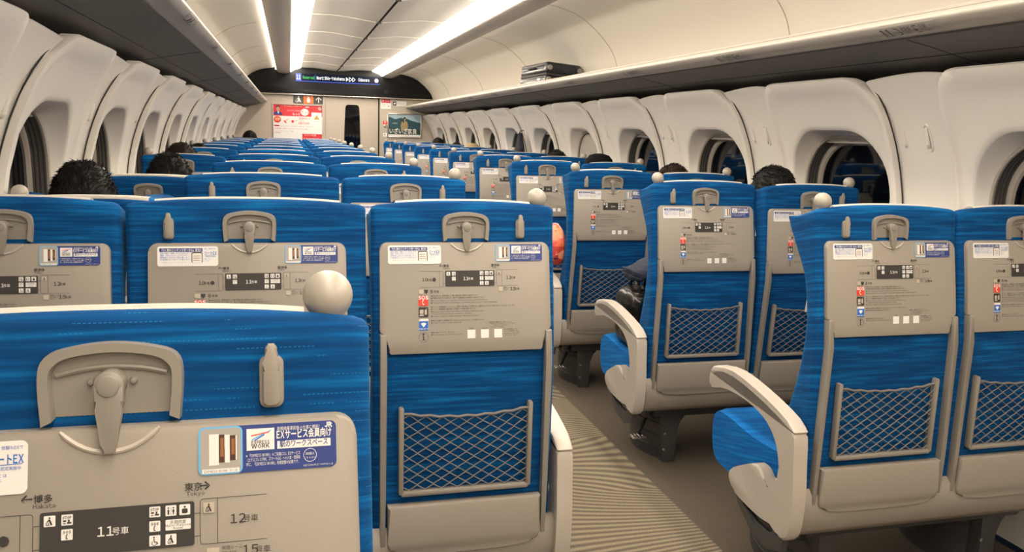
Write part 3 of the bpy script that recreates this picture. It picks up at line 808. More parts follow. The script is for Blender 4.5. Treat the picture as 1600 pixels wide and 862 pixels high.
def tray_parts(hw, root):
    """hw = half width of the tray"""
    top, stp, bot = 1.077, 0.873, 0.824
    bm = bmesh.new(); r = 0.018; pts = []
    for k in range(7): a = PI/2*k/6; pts.append((hw-r+r*math.cos(a), top-r+r*math.sin(a)))
    # finger dip in the upper edge
    for k in range(7): a = PI/2*k/6; pts.append((-(hw-r+r*math.sin(a)), top-r+r*math.cos(a)))
    for (x, z) in ((-hw-0.001, 0.94), (-hw-0.003, stp+0.008), (-hw, stp), (-hw+0.010, stp-0.003), (-hw+0.016, stp-0.010), (-hw+0.017, bot+0.008), (-hw+0.022, bot+0.001)): pts.append((x, z))
    pts += [(-x, z) for x, z in reversed(pts[-7:])]
    prism(bm, pts, 'y', 0.0, 0.017, 0.0035, 2)
    tr = obj('tray_table', bm, 'tray', root, smooth=True)
    bm = bmesh.new()
    arc = [(0.036*math.sin(math.radians(a)), top-0.0195+0.028*(1-math.cos(math.radians(a)))) for a in range(-78, 79, 12)]
    arc = [(0.038*t, top-0.019+0.018*abs(t)**2.2) for t in [k/8-1 for k in range(17)]]
    tube(bm, [(x, -0.0003, z) for x, z in arc], [0.0012]+[0.0022]*15+[0.0012], 6)
    obj('finger_dip', bm, 'arm', tr, smooth=True)
    T = lambda cx: (cx-657)/3040
    Z = lambda cy: top-(cy-38)/3040
    y = -0.0006
    # ---- left sticker (white)
    dl = hw-0.2015
    bm = bmesh.new(); x0 = T(100)-dl
    flat(bm, rrect(T(100)-dl, T(472)-dl, Z(182), Z(55), 0.005), y, 0)
    flat(bm, rrect(T(113)-dl, T(376)-dl, Z(90), Z(67), 0.0015, 2), y-0.0003, 1)
    text(bm, '「EX 旅のコンテンツポータル」誕生!!', 0.0058, T(244)-dl, Z(85), y-0.0006, 0, 'CENTER', off=0.00012, width=250/3040)
    for i, s_ in enumerate(('旅先の観光・体験・グルメをまとめて', '検索・予約できるサービスがスタート', '新幹線とあわせて旅を楽しもう', 'EX会員ならどなたでも使えます')): text(bm, s_, 0.0042, T(118)-dl, Z(104+13*i), y-0.0003, 2, width=180/3040)
    text(bm, '※画面はイメージです　詳しくはこちら', 0.0026, T(130)-dl, Z(160), y-0.0003, 3, width=150/3040)
    flat(bm, rrect(T(308)-dl, T(376)-dl, Z(162), Z(92), 0.003, 3), y-0.0003, 4)
    flat(bm, rrect(T(313)-dl, T(371)-dl, Z(161), Z(99), 0.001, 2), y-0.0005, 0)
    for k in range(3): frect(bm, T(320)-dl, T(362)-dl, Z(120+14*k), Z(113+14*k), y-0.0007, 5)
    text(bm, '旅行・体験もEXで', 0.0036, T(386)-dl, Z(75), y-0.0003, 2, width=76/3040)
    text(bm, 'リートEX', 0.0090, T(386)-dl, Z(108), y-0.0003, 2, off=0.0002, width=78/3040)
    fline(bm, T(388)-dl, Z(112), T(460)-dl, Z(110), 0.0006, y-0.0003, 2)
    text(bm, '期間限定実施中', 0.0034, T(394)-dl, Z(124), y-0.0003, 2, width=64/3040)
    text(bm, '詳しくは', 0.0032, T(388)-dl, Z(140), y-0.0003, 2); text(bm, 'こちら', 0.0032, T(388)-dl, Z(152), y-0.0003, 2)
    obj('portal_sticker', bm, ['white', 'navy', 'pblue', 'lgrey', 'rubber', 'beige'], tr, smooth='keep')
    # ---- right sticker (blue)
    bm = bmesh.new(); dr = hw-0.2015
    flat(bm, rrect(T(866)+dr, T(1215)+dr, Z(170), Z(50), 0.005), y, 1)
    flat(bm, rrect(T(866)+dr, T(975)+dr, Z(170), Z(50), 0.005), y-0.0002, 2)
    flat(bm, rrect(T(871)+dr, T(971)+dr, Z(166), Z(54), 0.004), y-0.0004, 3)
    frect(bm, T(875)+dr, T(967)+dr, Z(166), Z(155), y-0.0006, 0); text(bm, 'EXPRESS WORK ブース', 0.0028, T(880)+dr, Z(164), y-0.0007, 7, width=82/3040)
    for k, (xa, xb) in enumerate(((892, 916), (930, 943))):     # two white booths with dark doors
        frect(bm, T(xa)+dr, T(xb)+dr, Z(146-5*k), Z(68+3*k), y-0.0006, 0)
        frect(bm, T(xb)+dr, T(xb+16)+dr, Z(140-4*k), Z(70+3*k), y-0.0006, 4)
        frect(bm, T(xb+4)+dr, T(xb+12)+dr, Z(125-4*k), Z(78+3*k), y-0.0008, 5)
        fline(bm, T(xb+16)+dr, Z(139-4*k), T(xb+16)+dr, Z(70+3*k), 0.001, y-0.0008, 0)
    frect(bm, T(985)+dr, T(1055)+dr, Z(115), Z(60), y-0.0004, 0)
    for a, b_, m_ in (((996, 78), (1042, 70), 6), ((998, 88), (1046, 66), 2), ((1005, 90), (1030, 76), 8)): fline(bm, T(a[0])+dr, Z(a[1]), T(b_[0])+dr, Z(b_[1]), 0.0010, y-0.0006, m_)
    text(bm, 'EXPRESS', 0.0042, T(1020)+dr, Z(100), y-0.0006, 7, 'CENTER', off=0.0001, width=46/3040); text(bm, 'WORK', 0.0045, T(1020)+dr, Z(110), y-0.0006, 7, 'CENTER', off=0.0001)
    text(bm, '新幹線乗車前後の仕事に便利！', 0.0038, T(1062)+dr, Z(68), y-0.0004, 0, width=115/3040)
    text(bm, 'EXサービス会員向け', 0.0082, T(1060)+dr, Z(88), y-0.0004, 0, off=0.0002, width=143/3040)
    frect(bm, T(1062)+dr, T(1200)+dr, Z(115), Z(95), y-0.0004, 0); text(bm, '駅のワークスペース', 0.0062, T(1131)+dr, Z(110), y-0.0006, 1, 'CENTER', off=0.0001, width=125/3040)
    for i, s_ in enumerate(('※「EXPRESS WORK」のご利用には、EXサービス', '（エクスプレス予約、スマートEX）への入会・登録及', 'びに、「EXPRESS WORK」利用登録が必要です。')): text(bm, s_, 0.0034, T(983)+dr, Z(132+11*i), y-0.0004, 0, width=138/3040)
    cx_, cz_ = T(1146)+dr, Z(136)
    tube(bm, [(cx_+0.0055*math.cos(2*PI*k/24), y-0.0004, cz_+0.0055*math.sin(2*PI*k/24)) for k in range(24)], 0.0002, 4, closed=True, mi=0)
    text(bm, '詳細は', 0.0026, cx_, cz_+0.0003, y-0.0004, 0, 'CENTER'); text(bm, 'こちらから', 0.0022, cx_, cz_-0.003, y-0.0004, 0, 'CENTER')
    text(bm, 'expresswork.jr-central.co.jp', 0.0024, T(1128)+dr, Z(164), y-0.0004, 0, width=78/3040)
    text(bm, 'JR', 0.0055, T(1184)+dr, Z(66), y-0.0004, 0, off=0.0003, width=22/3040)
    obj('workspace_sticker', bm, ['white', 'navy', 'cyan', 'lgrey', 'brown', 'amber', 'red', 'rubber', 'pblue'], tr, smooth='keep')
    # ---- printed car guide
    bm = bmesh.new(); y = -0.0005
    def K(s_, size, cx, cy, mi=0, al='LEFT', **k): text(bm, s_, size, T(cx), Z(cy), y-0.0003 if mi else y, mi, al, **k)
    K('←', 0.0105, 456, 207, off=0.0002); K('博多', 0.0072, 485, 206, off=0.0001); K('Hakata', 0.0046, 484, 220)
    K('東京', 0.0072, 832, 204, off=0.0001); K('→', 0.0105, 866, 205, off=0.0002); K('Tokyo', 0.0046, 836, 218)
    lw = 0.0005
    def LN(a, b_, c, d, w_=lw, mi=0): fline(bm, T(a), Z(b_), T(c), Z(d), w_, y, mi)
    def UR(x0, x1, z0, z1, left):      # open car outline with rounded outer end
        pts = [(x0, z0), (x1-8, z0), (x1-2, z0+2), (x1, z0+8), (x1, z1-8), (x1-2, z1-2), (x1-8, z1), (x0, z1)]
        if not left: pts = [(x1-(p-x0), q) for p, q in pts]
        for p, q in zip(pts, pts[1:]): LN(*p, *q)
    UR(315, 485, 233, 343, True); LN(457, 233, 457, 343); UR(870, 1034, 228, 340, False); LN(912, 228, 912, 340)
    for yy in (262, 318): LN(485, yy, 500, yy); LN(855, yy, 870, yy)
    K('10', 0.0100, 334, 302, off=0.0001); K('号車', 0.0064, 366, 300); fcirc(bm, T(421), Z(291), 0.0044, y, 0, 8)
    K('12', 0.0100, 942, 294, off=0.0001); K('号車', 0.0064, 974, 292)
    K('8', 0.0100, 391, 384, off=0.0001); K('号車', 0.0066, 414, 382); K('15', 0.0100, 972, 374, off=0.0001); K('号車', 0.0064, 1004, 372)
    flat(bm, rrect(T(500), T(856), Z(340), Z(231), 0.002, 3), y, 1)
    K('11', 0.0100, 628, 298, 2, off=0.0001); K('号車', 0.0066, 662, 296, 2)
    LN(540, 234, 540, 340, 0.0003, 2); LN(780, 234, 780, 340, 0.0005, 0)
    y2 = y-0.0003
    def IC(cx, cy, w_=26, h_=26, kind=0, mi=2, fg=1):
        flat(bm, rrect(T(cx-w_/2), T(cx+w_/2), Z(cy+h_/2), Z(cy-h_/2), 0.0007, 2), y2, mi)
        q = y2-0.0003
        def c(x, z, r, rz=None): fcirc(bm, T(cx+x), Z(cy+z), r/3040, q, fg, 10, rz=rz and rz/3040)
        def l(a, b_, c_, d, w_=2.2): fline(bm, T(cx+a), Z(cy+b_), T(cx+c_), Z(cy+d), w_/3040, q, fg)
        if kind == 0:  # bent figure at a basin
            c(0, -8, 2.2); l(-1, -5, 5, 9, 4); l(-1, -4, -6, 2); l(-7, 3, -7, 9, 1.5); l(-7, 9, 0, 9, 1.5); l(-3, 3, -1, 9, 1.5)
        if kind == 1:
            text(bm, 'STOP', 0.0027, T(cx), Z(cy-3), q, fg, 'CENTER', off=0.0001, width=21/3040); l(-9, 2, -2, 2, 4); l(4, -1, 4, 6, 4); l(0, 7, 10, 7, 4); l(-9, 8, -3, 8, 2)
        if kind == 2:
            text(bm, 'SOS', 0.0029, T(cx), Z(cy-3), q, fg, 'CENTER', off=0.0001, width=19/3040); l(-1, 0, -2, 9, 2); l(-1, 0, 2, -1, 2); l(-2, 9, 2, 10, 2)
        if kind == 3: c(-6, -7, 2); l(-6, -3, -6, 9, 4); c(6, -7, 2); l(6, -3, 6, 4, 4.5); l(6, 4, 6, 9, 2.5); l(0, -9, 0, 9, 0.6)
        if kind == 4: c(0, -7, 2.6); flat(bm, rrect(T(cx-7), T(cx+7), Z(cy+9), Z(cy-3), 0.001, 2), q, fg)
        if kind == 5: c(-2, -8, 2.2); l(-2, -5, -1, 3, 2.2); l(-1, 3, 5, 3, 2); l(5, 3, 7, 9, 2); tube(bm, [(T(cx-1+6*math.cos(a)), q, Z(cy+5)-6/3040*math.sin(a)) for a in [math.radians(d) for d in range(10, 230, 24)]], 0.00025, 4, mi=fg)
        if kind == 6:
            text(bm, '多目的室', 0.0032, T(cx), Z(cy-3), q, fg, 'CENTER'); text(bm, 'Multi-Purpose', 0.0026, T(cx), Z(cy+4), q, fg, 'CENTER'); text(bm, 'Room', 0.0026, T(cx), Z(cy+11), q, fg, 'CENTER')
    IC(522, 252, kind=0); IC(561, 252, kind=1); IC(561, 287, kind=2)
    IC(762, 250, kind=1); IC(762, 285, kind=2); IC(762, 320, kind=5)
    IC(800, 250, kind=3); IC(833, 250, kind=4); IC(817, 285, 60, 26, kind=6); IC(800, 320, kind=0)
    IC(891, 250, 26, 26, kind=0, mi=6, fg=1); IC(901, 364, 30, 28, kind=99, mi=6); LN(893, 360, 905, 368, 0.0008)
    K('喫煙ルーム', 0.0034, 922, 357); K('Smoking', 0.0028, 922, 367); K('Room', 0.0028, 922, 376)
    IC(328, 373, 34, 28, kind=99, mi=6); K('男性用', 0.0034, 314, 372); K('Toilet', 0.0026, 314, 382)
    flat(bm, [(T(348), Z(364)), (T(355), Z(359)), (T(363), Z(362)), (T(371), Z(359)), (T(377), Z(364)), (T(374), Z(378)), (T(363), Z(390)), (T(352), Z(378))], y, 0)
    # icon column
    flat(bm, rrect(T(308), T(376), Z(471), Z(401), 0.0018, 3), y, 3); K('SOS', 0.0100, 342, 426, 2, 'CENTER', off=0.0004)
    tube(bm, [(T(345), y2, Z(433)), (T(337), y2, Z(436)), (T(335), y2, Z(448)), (T(339), y2, Z(459)), (T(348), y2, Z(463))], [0.0014, 0.0013, 0.0009, 0.0013, 0.0014], 5, mi=2)
    flat(bm, rrect(T(308), T(376), Z(549), Z(480), 0.0018, 3), y, 4)
    flat(bm, rrect(T(316), T(342), Z(525), Z(497), 0.0006, 2), y2, 5); flat(bm, [(T(312), Z(541)), (T(346), Z(541)), (T(341), Z(529)), (T(317), Z(529))], y2, 5)
    flat(bm, rrect(T(350), T(366), Z(532), Z(497), 0.0012, 2), y2, 5); LN(362, 486, 366, 497, 0.0008, 5)
    flat(bm, rrect(T(308), T(376), Z(640), Z(560), 0.0018, 3), y, 2); frect(bm, T(309), T(375), Z(622), Z(576), y2, 7); fcirc(bm, T(315), Z(567), 0.0012, y2, 3)
    flat(bm, rrect(T(308), T(376), Z(640), Z(618), 0.0018, 3), y2, 7); text(bm, 'FREE Wi-Fi', 0.0040, T(342), Z(634), y2-0.0003, 2, 'CENTER', off=0.0001)
    flat(bm, [(T(342), Z(618))]+[(T(342)+0.0085*math.sin(math.radians(a)), Z(612)+0.0085*math.cos(math.radians(a))) for a in range(48, -49, -12)], y2-0.0003, 2)
    tube(bm, [(T(340)+0.0108*math.cos(2*PI*k/28), y, Z(688)+0.0108*math.sin(2*PI*k/28)) for k in range(28)], 0.0003, 4, closed=True, mi=0)
    fcirc(bm, T(340), Z(668), 0.0024, y, 0, 12); frect(bm, T(337), T(344), Z(706), Z(680), y, 0); frect(bm, T(332), T(344), Z(683), Z(679), y, 0); frect(bm, T(330), T(351), Z(708), Z(704), y, 0)
    lines = [(403, '●非常の際には、客室両端のドア横の通話装置で乗務員と連絡ができます', .0040), (419, '●不審物を発見された場合には、触らずに乗務員または係員までお知らせください', .0040),
             (436, '●In case of emergency, you can talk to the train crew via intercom beside the door.', .0042), (452, '●Please notify the train crew immediately if you find any suspicious items or unattended baggage.', .0042),
             (480, '●パソコン、携帯電話等のコンセントは、車両内の電圧変動により使用できない場合がありますのでご注意ください（AC100V・2A・60Hz）', .0040),
             (496, '●パソコン、携帯電話等の使用は周りのお客様へのご配慮をお願いいたします', .0040),
             (513, '●The power outlet located in your armrest is for laptop or mobile phone only.', .0042), (529, '　Be aware that supply voltage may shutdown or fluctuate.', .0042), (545, '●Please be considerate of other passengers while using your devices.', .0042),
             (575, '●車内では無料の公衆無線LAN「Shinkansen Free Wi-Fi」がご利用になれます', .0040), (591, '●Free Wi-Fi service is available in this train.', .0042),
             (657, '●運行情報はこちらからご覧ください', .0040), (673, '●Please check here for operating information.', .0042)]
    wid = {403: 735, 419: 785, 436: 805, 452: 880, 480: 1012, 496: 718, 513: 775, 529: 690, 545: 745, 575: 778, 591: 612, 657: 566, 673: 622}
    for cy, s_, sz in lines:
        K(s_, sz, 395, cy+5, width=(wid[cy]-395)/3040)
    for cx, s_ in ((683, '日本語'), (781, 'English'), (879, '')):
        if s_: K(s_, 0.0036, cx, 640, 0, 'CENTER')
        flat(bm, rrect(T(cx-29), T(cx+29), Z(706), Z(646), 0.0006, 2), y, 2)
    for cx, cy, s_ in ((812, 600, '简体中文　繁體中文　한국어　ไทย'), (824, 610, 'Français / Español / Português'), (850, 622, 'Bahasa Indonesia'), (820, 634, 'Deutsch / Italiano'), (925, 653, '最大搭載重量　10kg'), (925, 667, 'テーブル耐荷重　10kg'), (925, 681, 'Maximum load　10kg'), (925, 694, 'Table load　22lb')): K(s_, 0.0034, cx, cy)
    obj('printed_guide', bm, ['ink', 'ink', 'white', 'red', 'rubber', 'beige', 'beige', 'pblue'], tr, smooth='keep')
    return tr

def build_seat(W, knob, hook, arm, trayhw, name='train_seat'):
    """knob/hook/arm: side -1 left, +1 right, 0 none"""
    root = empty(name); hw = W/2
    b = obj('backrest', back_mesh(W), 'blue', root, smooth=True, deg=60); b['onback'] = 1
    # head cloth over the top
    bm = bmesh.new(); rows = []
    cw = hw-0.058
    for k in range(15):
        x = -cw+2*cw*k/14; zt = ztop(x, hw)
        path = [(0.030, zt-0.0015), (0.033, zt+0.0018), (0.045, zt+0.0035), (0.06, zt+0.002), (0.080, zt-0.002), (0.11, zt-0.009), (0.14, zt-0.018), (0.162, zt-0.034), (0.171, zt-0.06), (0.170, 1.06), (0.156, 1.0), (0.160, 0.90), (0.166, 0.86)]
        rows.append([bm.verts.new((x, y_, z_)) for y_, z_ in path])
    for A, B in zip(rows, rows[1:]):
        for k in range(len(A)-1): bm.faces.new([A[k], A[k+1], B[k+1], B[k]])
    geo = bmesh.ops.solidify(bm, geom=bm.faces[:], thickness=0.0025)
    c = obj('head_cloth', bm, 'cloth', root, smooth=True, deg=60); c['onback'] = 1
    if knob:
        bm = bmesh.new(); kx = knob*(hw-0.036)
        prof = [(0.0175, 1.122), (0.0175, 1.140), (0.0155, 1.152), (0.0150, 1.160)]
        for k in range(0, 13):
            a = math.radians(-48+138*k/12); prof.append((0.0230*math.cos(a)+0.0001, 1.1790+0.0230*math.sin(a)))
        lathe(bm, prof, (kx, 0.042, 0), 24)
        o = obj('grab_knob', bm, 'knob', root, smooth=True, deg=80); o['onback'] = 1
    tr = tray_parts(trayhw, root); tr['onback'] = 1
    # latch recess
    bm = bmesh.new()
    inn = [(-0.047, 1.084), (-0.0495, 1.118), (-0.044, 1.130), (-0.030, 1.136), (0, 1.139), (0.030, 1.136), (0.044, 1.130), (0.0495, 1.118), (0.047, 1.084)]
    out_ = [(-0.056, 1.080), (-0.0585, 1.118), (-0.053, 1.136), (-0.033, 1.1435), (0, 1.147), (0.033, 1.1435), (0.053, 1.136), (0.0585, 1.118), (0.056, 1.080)]
    inn = [tuple(p) for p in bez(inn, 4)]; out_ = [tuple(p) for p in bez(out_, 4)]
    inn = [(p[0]*0.965, p[1]) for p in inn]; out_ = [(p[0]*0.965, p[1]) for p in out_]
    A = [bm.verts.new((p[0], 0.0135, p[1])) for p in out_]; B = [bm.verts.new((p[0]*0.985, 0.003, p[1]*0.5+0.5*(1.11+(p[1]-1.11)*0.97))) for p in out_]
    C = [bm.verts.new((p[0], 0.003, p[1])) for p in inn]; D = [bm.verts.new((p[0]*0.97, 0.012, 1.11+(p[1]-1.11)*0.94)) for p in inn]
    for P_, Q_ in ((A, B), (B, C), (C, D)):
        for k in range(len(P_)-1): bm.faces.new([P_[k], P_[k+1], Q_[k+1], Q_[k]])
        bm.faces.new([P_[0], Q_[0], bm.verts.new(Q_[0].co+Vector((0, 0, -0.001))), bm.verts.new(P_[0].co+Vector((0, 0, -0.001)))])
    bm.faces.new(D)
    rec = obj('latch_recess', bm, 'grey', root, smooth=True, deg=45); rec['onback'] = 1
    bm = bmesh.new()
    tube(bm, [(x, 0.0105, 1.119+0.007*(1-(x/0.045)**2)) for x in [-0.043+0.086*k/12 for k in range(13)]], 0.0022, 6)
    for s in (-1, 1): lathe(bm, [(0.0001, 0.0075), (0.0022, 0.008), (0.0032, 0.0105), (0.0032, 0.0125)], (s*0.0165, 0, 1.1135), 10, 'y')
    obj('recess_ridge', bm, 'grey', rec, smooth=True)
    bm = bmesh.new()
    lathe(bm, [(0.0085, -0.0075), (0.0115, -0.006), (0.0118, 0.012)], (0, 0, 1.1130), 20, 'y')
    lathe(bm, [(0.0070, -0.0095), (0.0085, -0.009), (0.0086, -0.006)], (0, 0, 1.1130), 20, 'y')
    g = [(-0.0115, 1.112), (0.0115, 1.112), (0.0112, 1.100), (0.0085, 1.094), (0.0062, 1.066), (0.0045, 1.0575), (-0.0045, 1.0575), (-0.0062, 1.066), (-0.0085, 1.094), (-0.0112, 1.100)]
    prism(bm, g, 'y', -0.0075, 0.0, 0.002, 2)
    o = obj('tray_latch', bm, 'grey', root, smooth=True); o['onback'] = 1
    # coat hook
    hx = hook*(hw-0.087)
    bm = bmesh.new(); prism(bm, rrect(hx-0.0105, hx+0.0105, 1.085, 1.130, 0.007, 4), 'y', 0.006, 0.016, 0.002, 2)
    ho = obj('coat_hook', bm, 'grey', root, smooth=True); ho['onback'] = 1
    bm = bmesh.new()
    g = [(-0.0072, 1.091), (-0.0072, 1.118), (-0.0052, 1.125), (-0.0050, 1.138), (-0.0025, 1.1415), (0.0025, 1.1415), (0.0050, 1.138), (0.0052, 1.125), (0.0072, 1.118), (0.0072, 1.091), (0.004, 1.088), (-0.004, 1.088)]
    prism(bm, [(x+hx, z) for x, z in g], 'y', 0.0005, 0.008, 0.002, 2)
    obj('hook_flap', bm, 'tray', ho, smooth=True)
    # tray arms
    for s in (-1, 1):
        bm = bmesh.new()
        xa, xb = s*(trayhw-0.005), s*(hw-0.022)
        g = [(xa-0.0075, 0.872), (xa+0.0075, 0.872), (xa+0.0075, 0.80), (xb+0.0065, 0.50), (xb+0.0060, 0.36), (xb-0.0060, 0.36), (xb-0.0065, 0.50), (xa-0.0075, 0.80)]
        prism(bm, g, 'y', -0.009, 0.016, 0.004, 2)
        o = obj('tray_arm', bm, 'grey', root, smooth=True); o['onback'] = 1
    fr = net_parts(W, root, 0); fr['onback'] = 1
    # kick panel
    bm = bmesh.new(); ph = hw-0.033
    g = [(-ph, 0.462), (ph, 0.462), (ph, 0.372)]+[(ph*math.copysign(abs(math.cos(math.radians(a)))**0.5, math.cos(math.radians(a))), 0.362-0.026*math.sin(math.radians(a))) for a in range(6, 175, 12)]+[(-ph, 0.372)]
    prism(bm, g, 'y', -0.016, 0.012, 0.006, 2)
    o = obj('kick_panel', bm, 'shell', root, smooth=True); o['onback'] = 1
    # seat cushion
    bm = bmesh.new()
    prof = [(0.03, 0.30), (0.05, 0.445), (0.12, 0.452), (0.25, 0.448), (0.38, 0.462), (0.455, 0.462), (0.488, 0.44), (0.497, 0.39), (0.485, 0.32), (0.455, 0.285), (0.38, 0.275), (0.2, 0.285)]
    P = [tuple(p) for p in cbez([(a, b_, 0) for a, b_ in prof], 3)]
    n = 11; rings = []
    for k in range(n):
        t = -1+2*k/(n-1); x = (hw-0.004)*math.copysign(abs(t)**0.75, t)
        sc_ = 1-0.10*abs(t)**8
        rings.append([bm.verts.new((x, 0.26+(p[0]-0.26)*(1-0.04*abs(t)**8), 0.365+(p[1]-0.365)*sc_+0.006*(abs(t)**2 if p[1] > 0.4 else 0))) for p in P])
    for A, B in zip(rings, rings[1:]):
        for k in range(len(A)): bm.faces.new([A[k], A[(k+1) % len(A)], B[(k+1) % len(A)], B[k]])
    bm.faces.new(rings[0][::-1]); bm.faces.new(rings[-1])
    obj('seat_cushion', bm, 'cushion', root, smooth=True, deg=50)
    if arm:
        bm = bmesh.new()
        g = [(0.425, 0.585), (0.415, 0.615), (0.38, 0.632), (0.28, 0.640), (0.15, 0.625), (0.03, 0.600), (-0.035, 0.578), (-0.050, 0.545), (-0.056, 0.48), (-0.064, 0.40), (-0.060, 0.31), (-0.042, 0.262), (-0.022, 0.262),
             (0.01, 0.278), (0.08, 0.272), (0.17, 0.278), (0.235, 0.290), (0.262, 0.312), (0.262, 0.338), (0.225, 0.365), (0.17, 0.395), (0.13, 0.413), (0.095, 0.408), (0.068, 0.380), (0.040, 0.366), (0.014, 0.382), (0.004, 0.43), (0.025, 0.50), (0.065, 0.545), (0.13, 0.572), (0.22, 0.583), (0.32, 0.580), (0.39, 0.562), (0.415, 0.562)]
        P = [(p.x, p.y) for p in cbez([(a, b_, 0) for a, b_ in g], 3)]
        x0, x1 = (hw+0.008, hw+0.048) if arm > 0 else (-hw-0.060, -hw-0.018)
        prism(bm, P, 'x', x0, x1, 0.008, 3)
        ar = obj('armrest', bm, 'arm', root, smooth=True, deg=50)
        bm = bmesh.new()
        pad = [(0.418, 0.600), (0.41, 0.620), (0.38, 0.636), (0.28, 0.646), (0.15, 0.631), (0.03, 0.606), (-0.035, 0.584), (-0.046, 0.566), (0.03, 0.590), (0.15, 0.615), (0.28, 0.630), (0.38, 0.622)]
        prism(bm, [(p.x, p.y) for p in cbez([(a, b_, 0) for a, b_ in pad], 2)], 'x', x0-0.001, x1+0.001, 0.006, 3)
        obj('armrest_pad', bm, 'arm', ar, smooth=True, deg=50)
        bm = bmesh.new()
        g = [(0.24, 0.285), (0.20, 0.245), (0.13, 0.205), (0.05, 0.19), (-0.02, 0.215), (-0.03, 0.262), (0.0, 0.27), (0.06, 0.232), (0.12, 0.235), (0.18, 0.262), (0.22, 0.30)]
        prism(bm, g, 'x', (x0+0.012 if arm > 0 else x1-0.035), (x0+0.035 if arm > 0 else x1-0.012), 0.004, 2)
        obj('swivel_guard', bm, 'darkgrey', root, smooth=True)
    for o in COL.objects:
        if o.parent == root or (o.parent and o.parent.parent == root):
            top = o if o.parent == root else o.parent
            fwd = 0.0 if top.get('onback') else 0.04
            for v in o.data.vertices: v.co.y += bend(v.co.z) if top.get('onback') and top != b and top != c else (bend(v.co.z)*(1-min(1, max(0, (v.co.y-0.02)/0.13))) if top in (b, c) else fwd)
    return root

# seat centre x, width, knob, hook, aisle arm, tray half width
KIND = dict(A=(-0.567, 0.438, -1, -1, 0, 0.2005), B=(-0.0865, 0.505, 0, -1, 0, 0.2060), C=(0.3965, 0.438, 1, 1, 1, 0.2015),
            D=(1.5715, 0.452, -1, -1, -1, 0.2040), E=(2.0200, 0.440, 1, 1, 0, 0.2010),
            F=(-0.1470, 0.432, 1, 1, 1, 0.2015), G=(-0.5850, 0.440, -1, -1, 0, 0.2010))
proto = {}
NUM = dict(zip(range(1, 13), 'one two three four five six seven eight nine ten eleven twelve'.split()))
WORD = dict(A='window seat A on the left', B='middle seat B of the left three', C='aisle seat C on the left', D='aisle seat D on the right', E='window seat E on the right')
PIV = Vector((0, 0.10, 0.36))
def recline(o, deg):
    R = Matrix.Rotation(math.radians(deg), 4, 'X')
    Mx = Matrix.Translation(PIV) @ R @ Matrix.Translation(-PIV)
    o.location = Mx.to_translation(); o.rotation_euler = Mx.to_euler()
RECL = {}
def place(kind, row, y, label, rec=0.0):
    x = KIND[kind][0]
    if kind not in proto:
        k = KIND[kind]; proto[kind] = build_seat(*k[1:])
        proto[kind]['kids'] = 0; CH[kind] = collect(proto[kind]); r = proto[kind]; kids = CH[kind]
    else:
        r = proto[kind].copy(); COL.objects.link(r); kids = copykids(CH[kind], r)
    if 'kids' in r: del r['kids']
    r.location = (x, y, 0)
    for o, _ in kids:
        if o.get('onback'): recline(o, rec)
    tag(r, label, 'seat', 'blue train seats in rows')
    return r
CH = {}
ALL = None
def collect(r):
    out = []
    for o in COL.objects:
        if o.parent == r: out.append((o, [g for g in COL.objects if g.parent == o]))
    return out
def copykids(kids, r):
    out = []
    for o, gs in kids:
        c = o.copy(); COL.objects.link(c); c.parent = r; g2 = []
        for g in gs:
            d = g.copy(); COL.objects.link(d); d.parent = c; g2.append(d)
        out.append((c, g2))
    return out

RECL = {('A', 10): 22, ('A', 9): 21, ('A', 8): 7, ('D', 9): 5, ('E', 9): 8, ('E', 10): 4, ('E', 8): 3}
NOTE = {('A', 10): 'reclined', ('A', 9): 'reclined', ('D', 10): 'bag on it'}
for row in range(11, 0, -1):
    y = 1.82+1.04*(11-row)
    for k in 'ABCDE':
        place(k, row, y, 'blue %s, row %s by the rack plates%s' % (WORD[k], NUM[row], (', '+NOTE[(k, row)]) if (k, row) in NOTE else ''), RECL.get((k, row), 0))
place('F', 12, 0.605, 'big blue seat nearest the camera, bottom left of the photo', -5)
place('G', 12, 0.605, 'blue window seat left of the nearest big seat, beyond the left edge', -5)

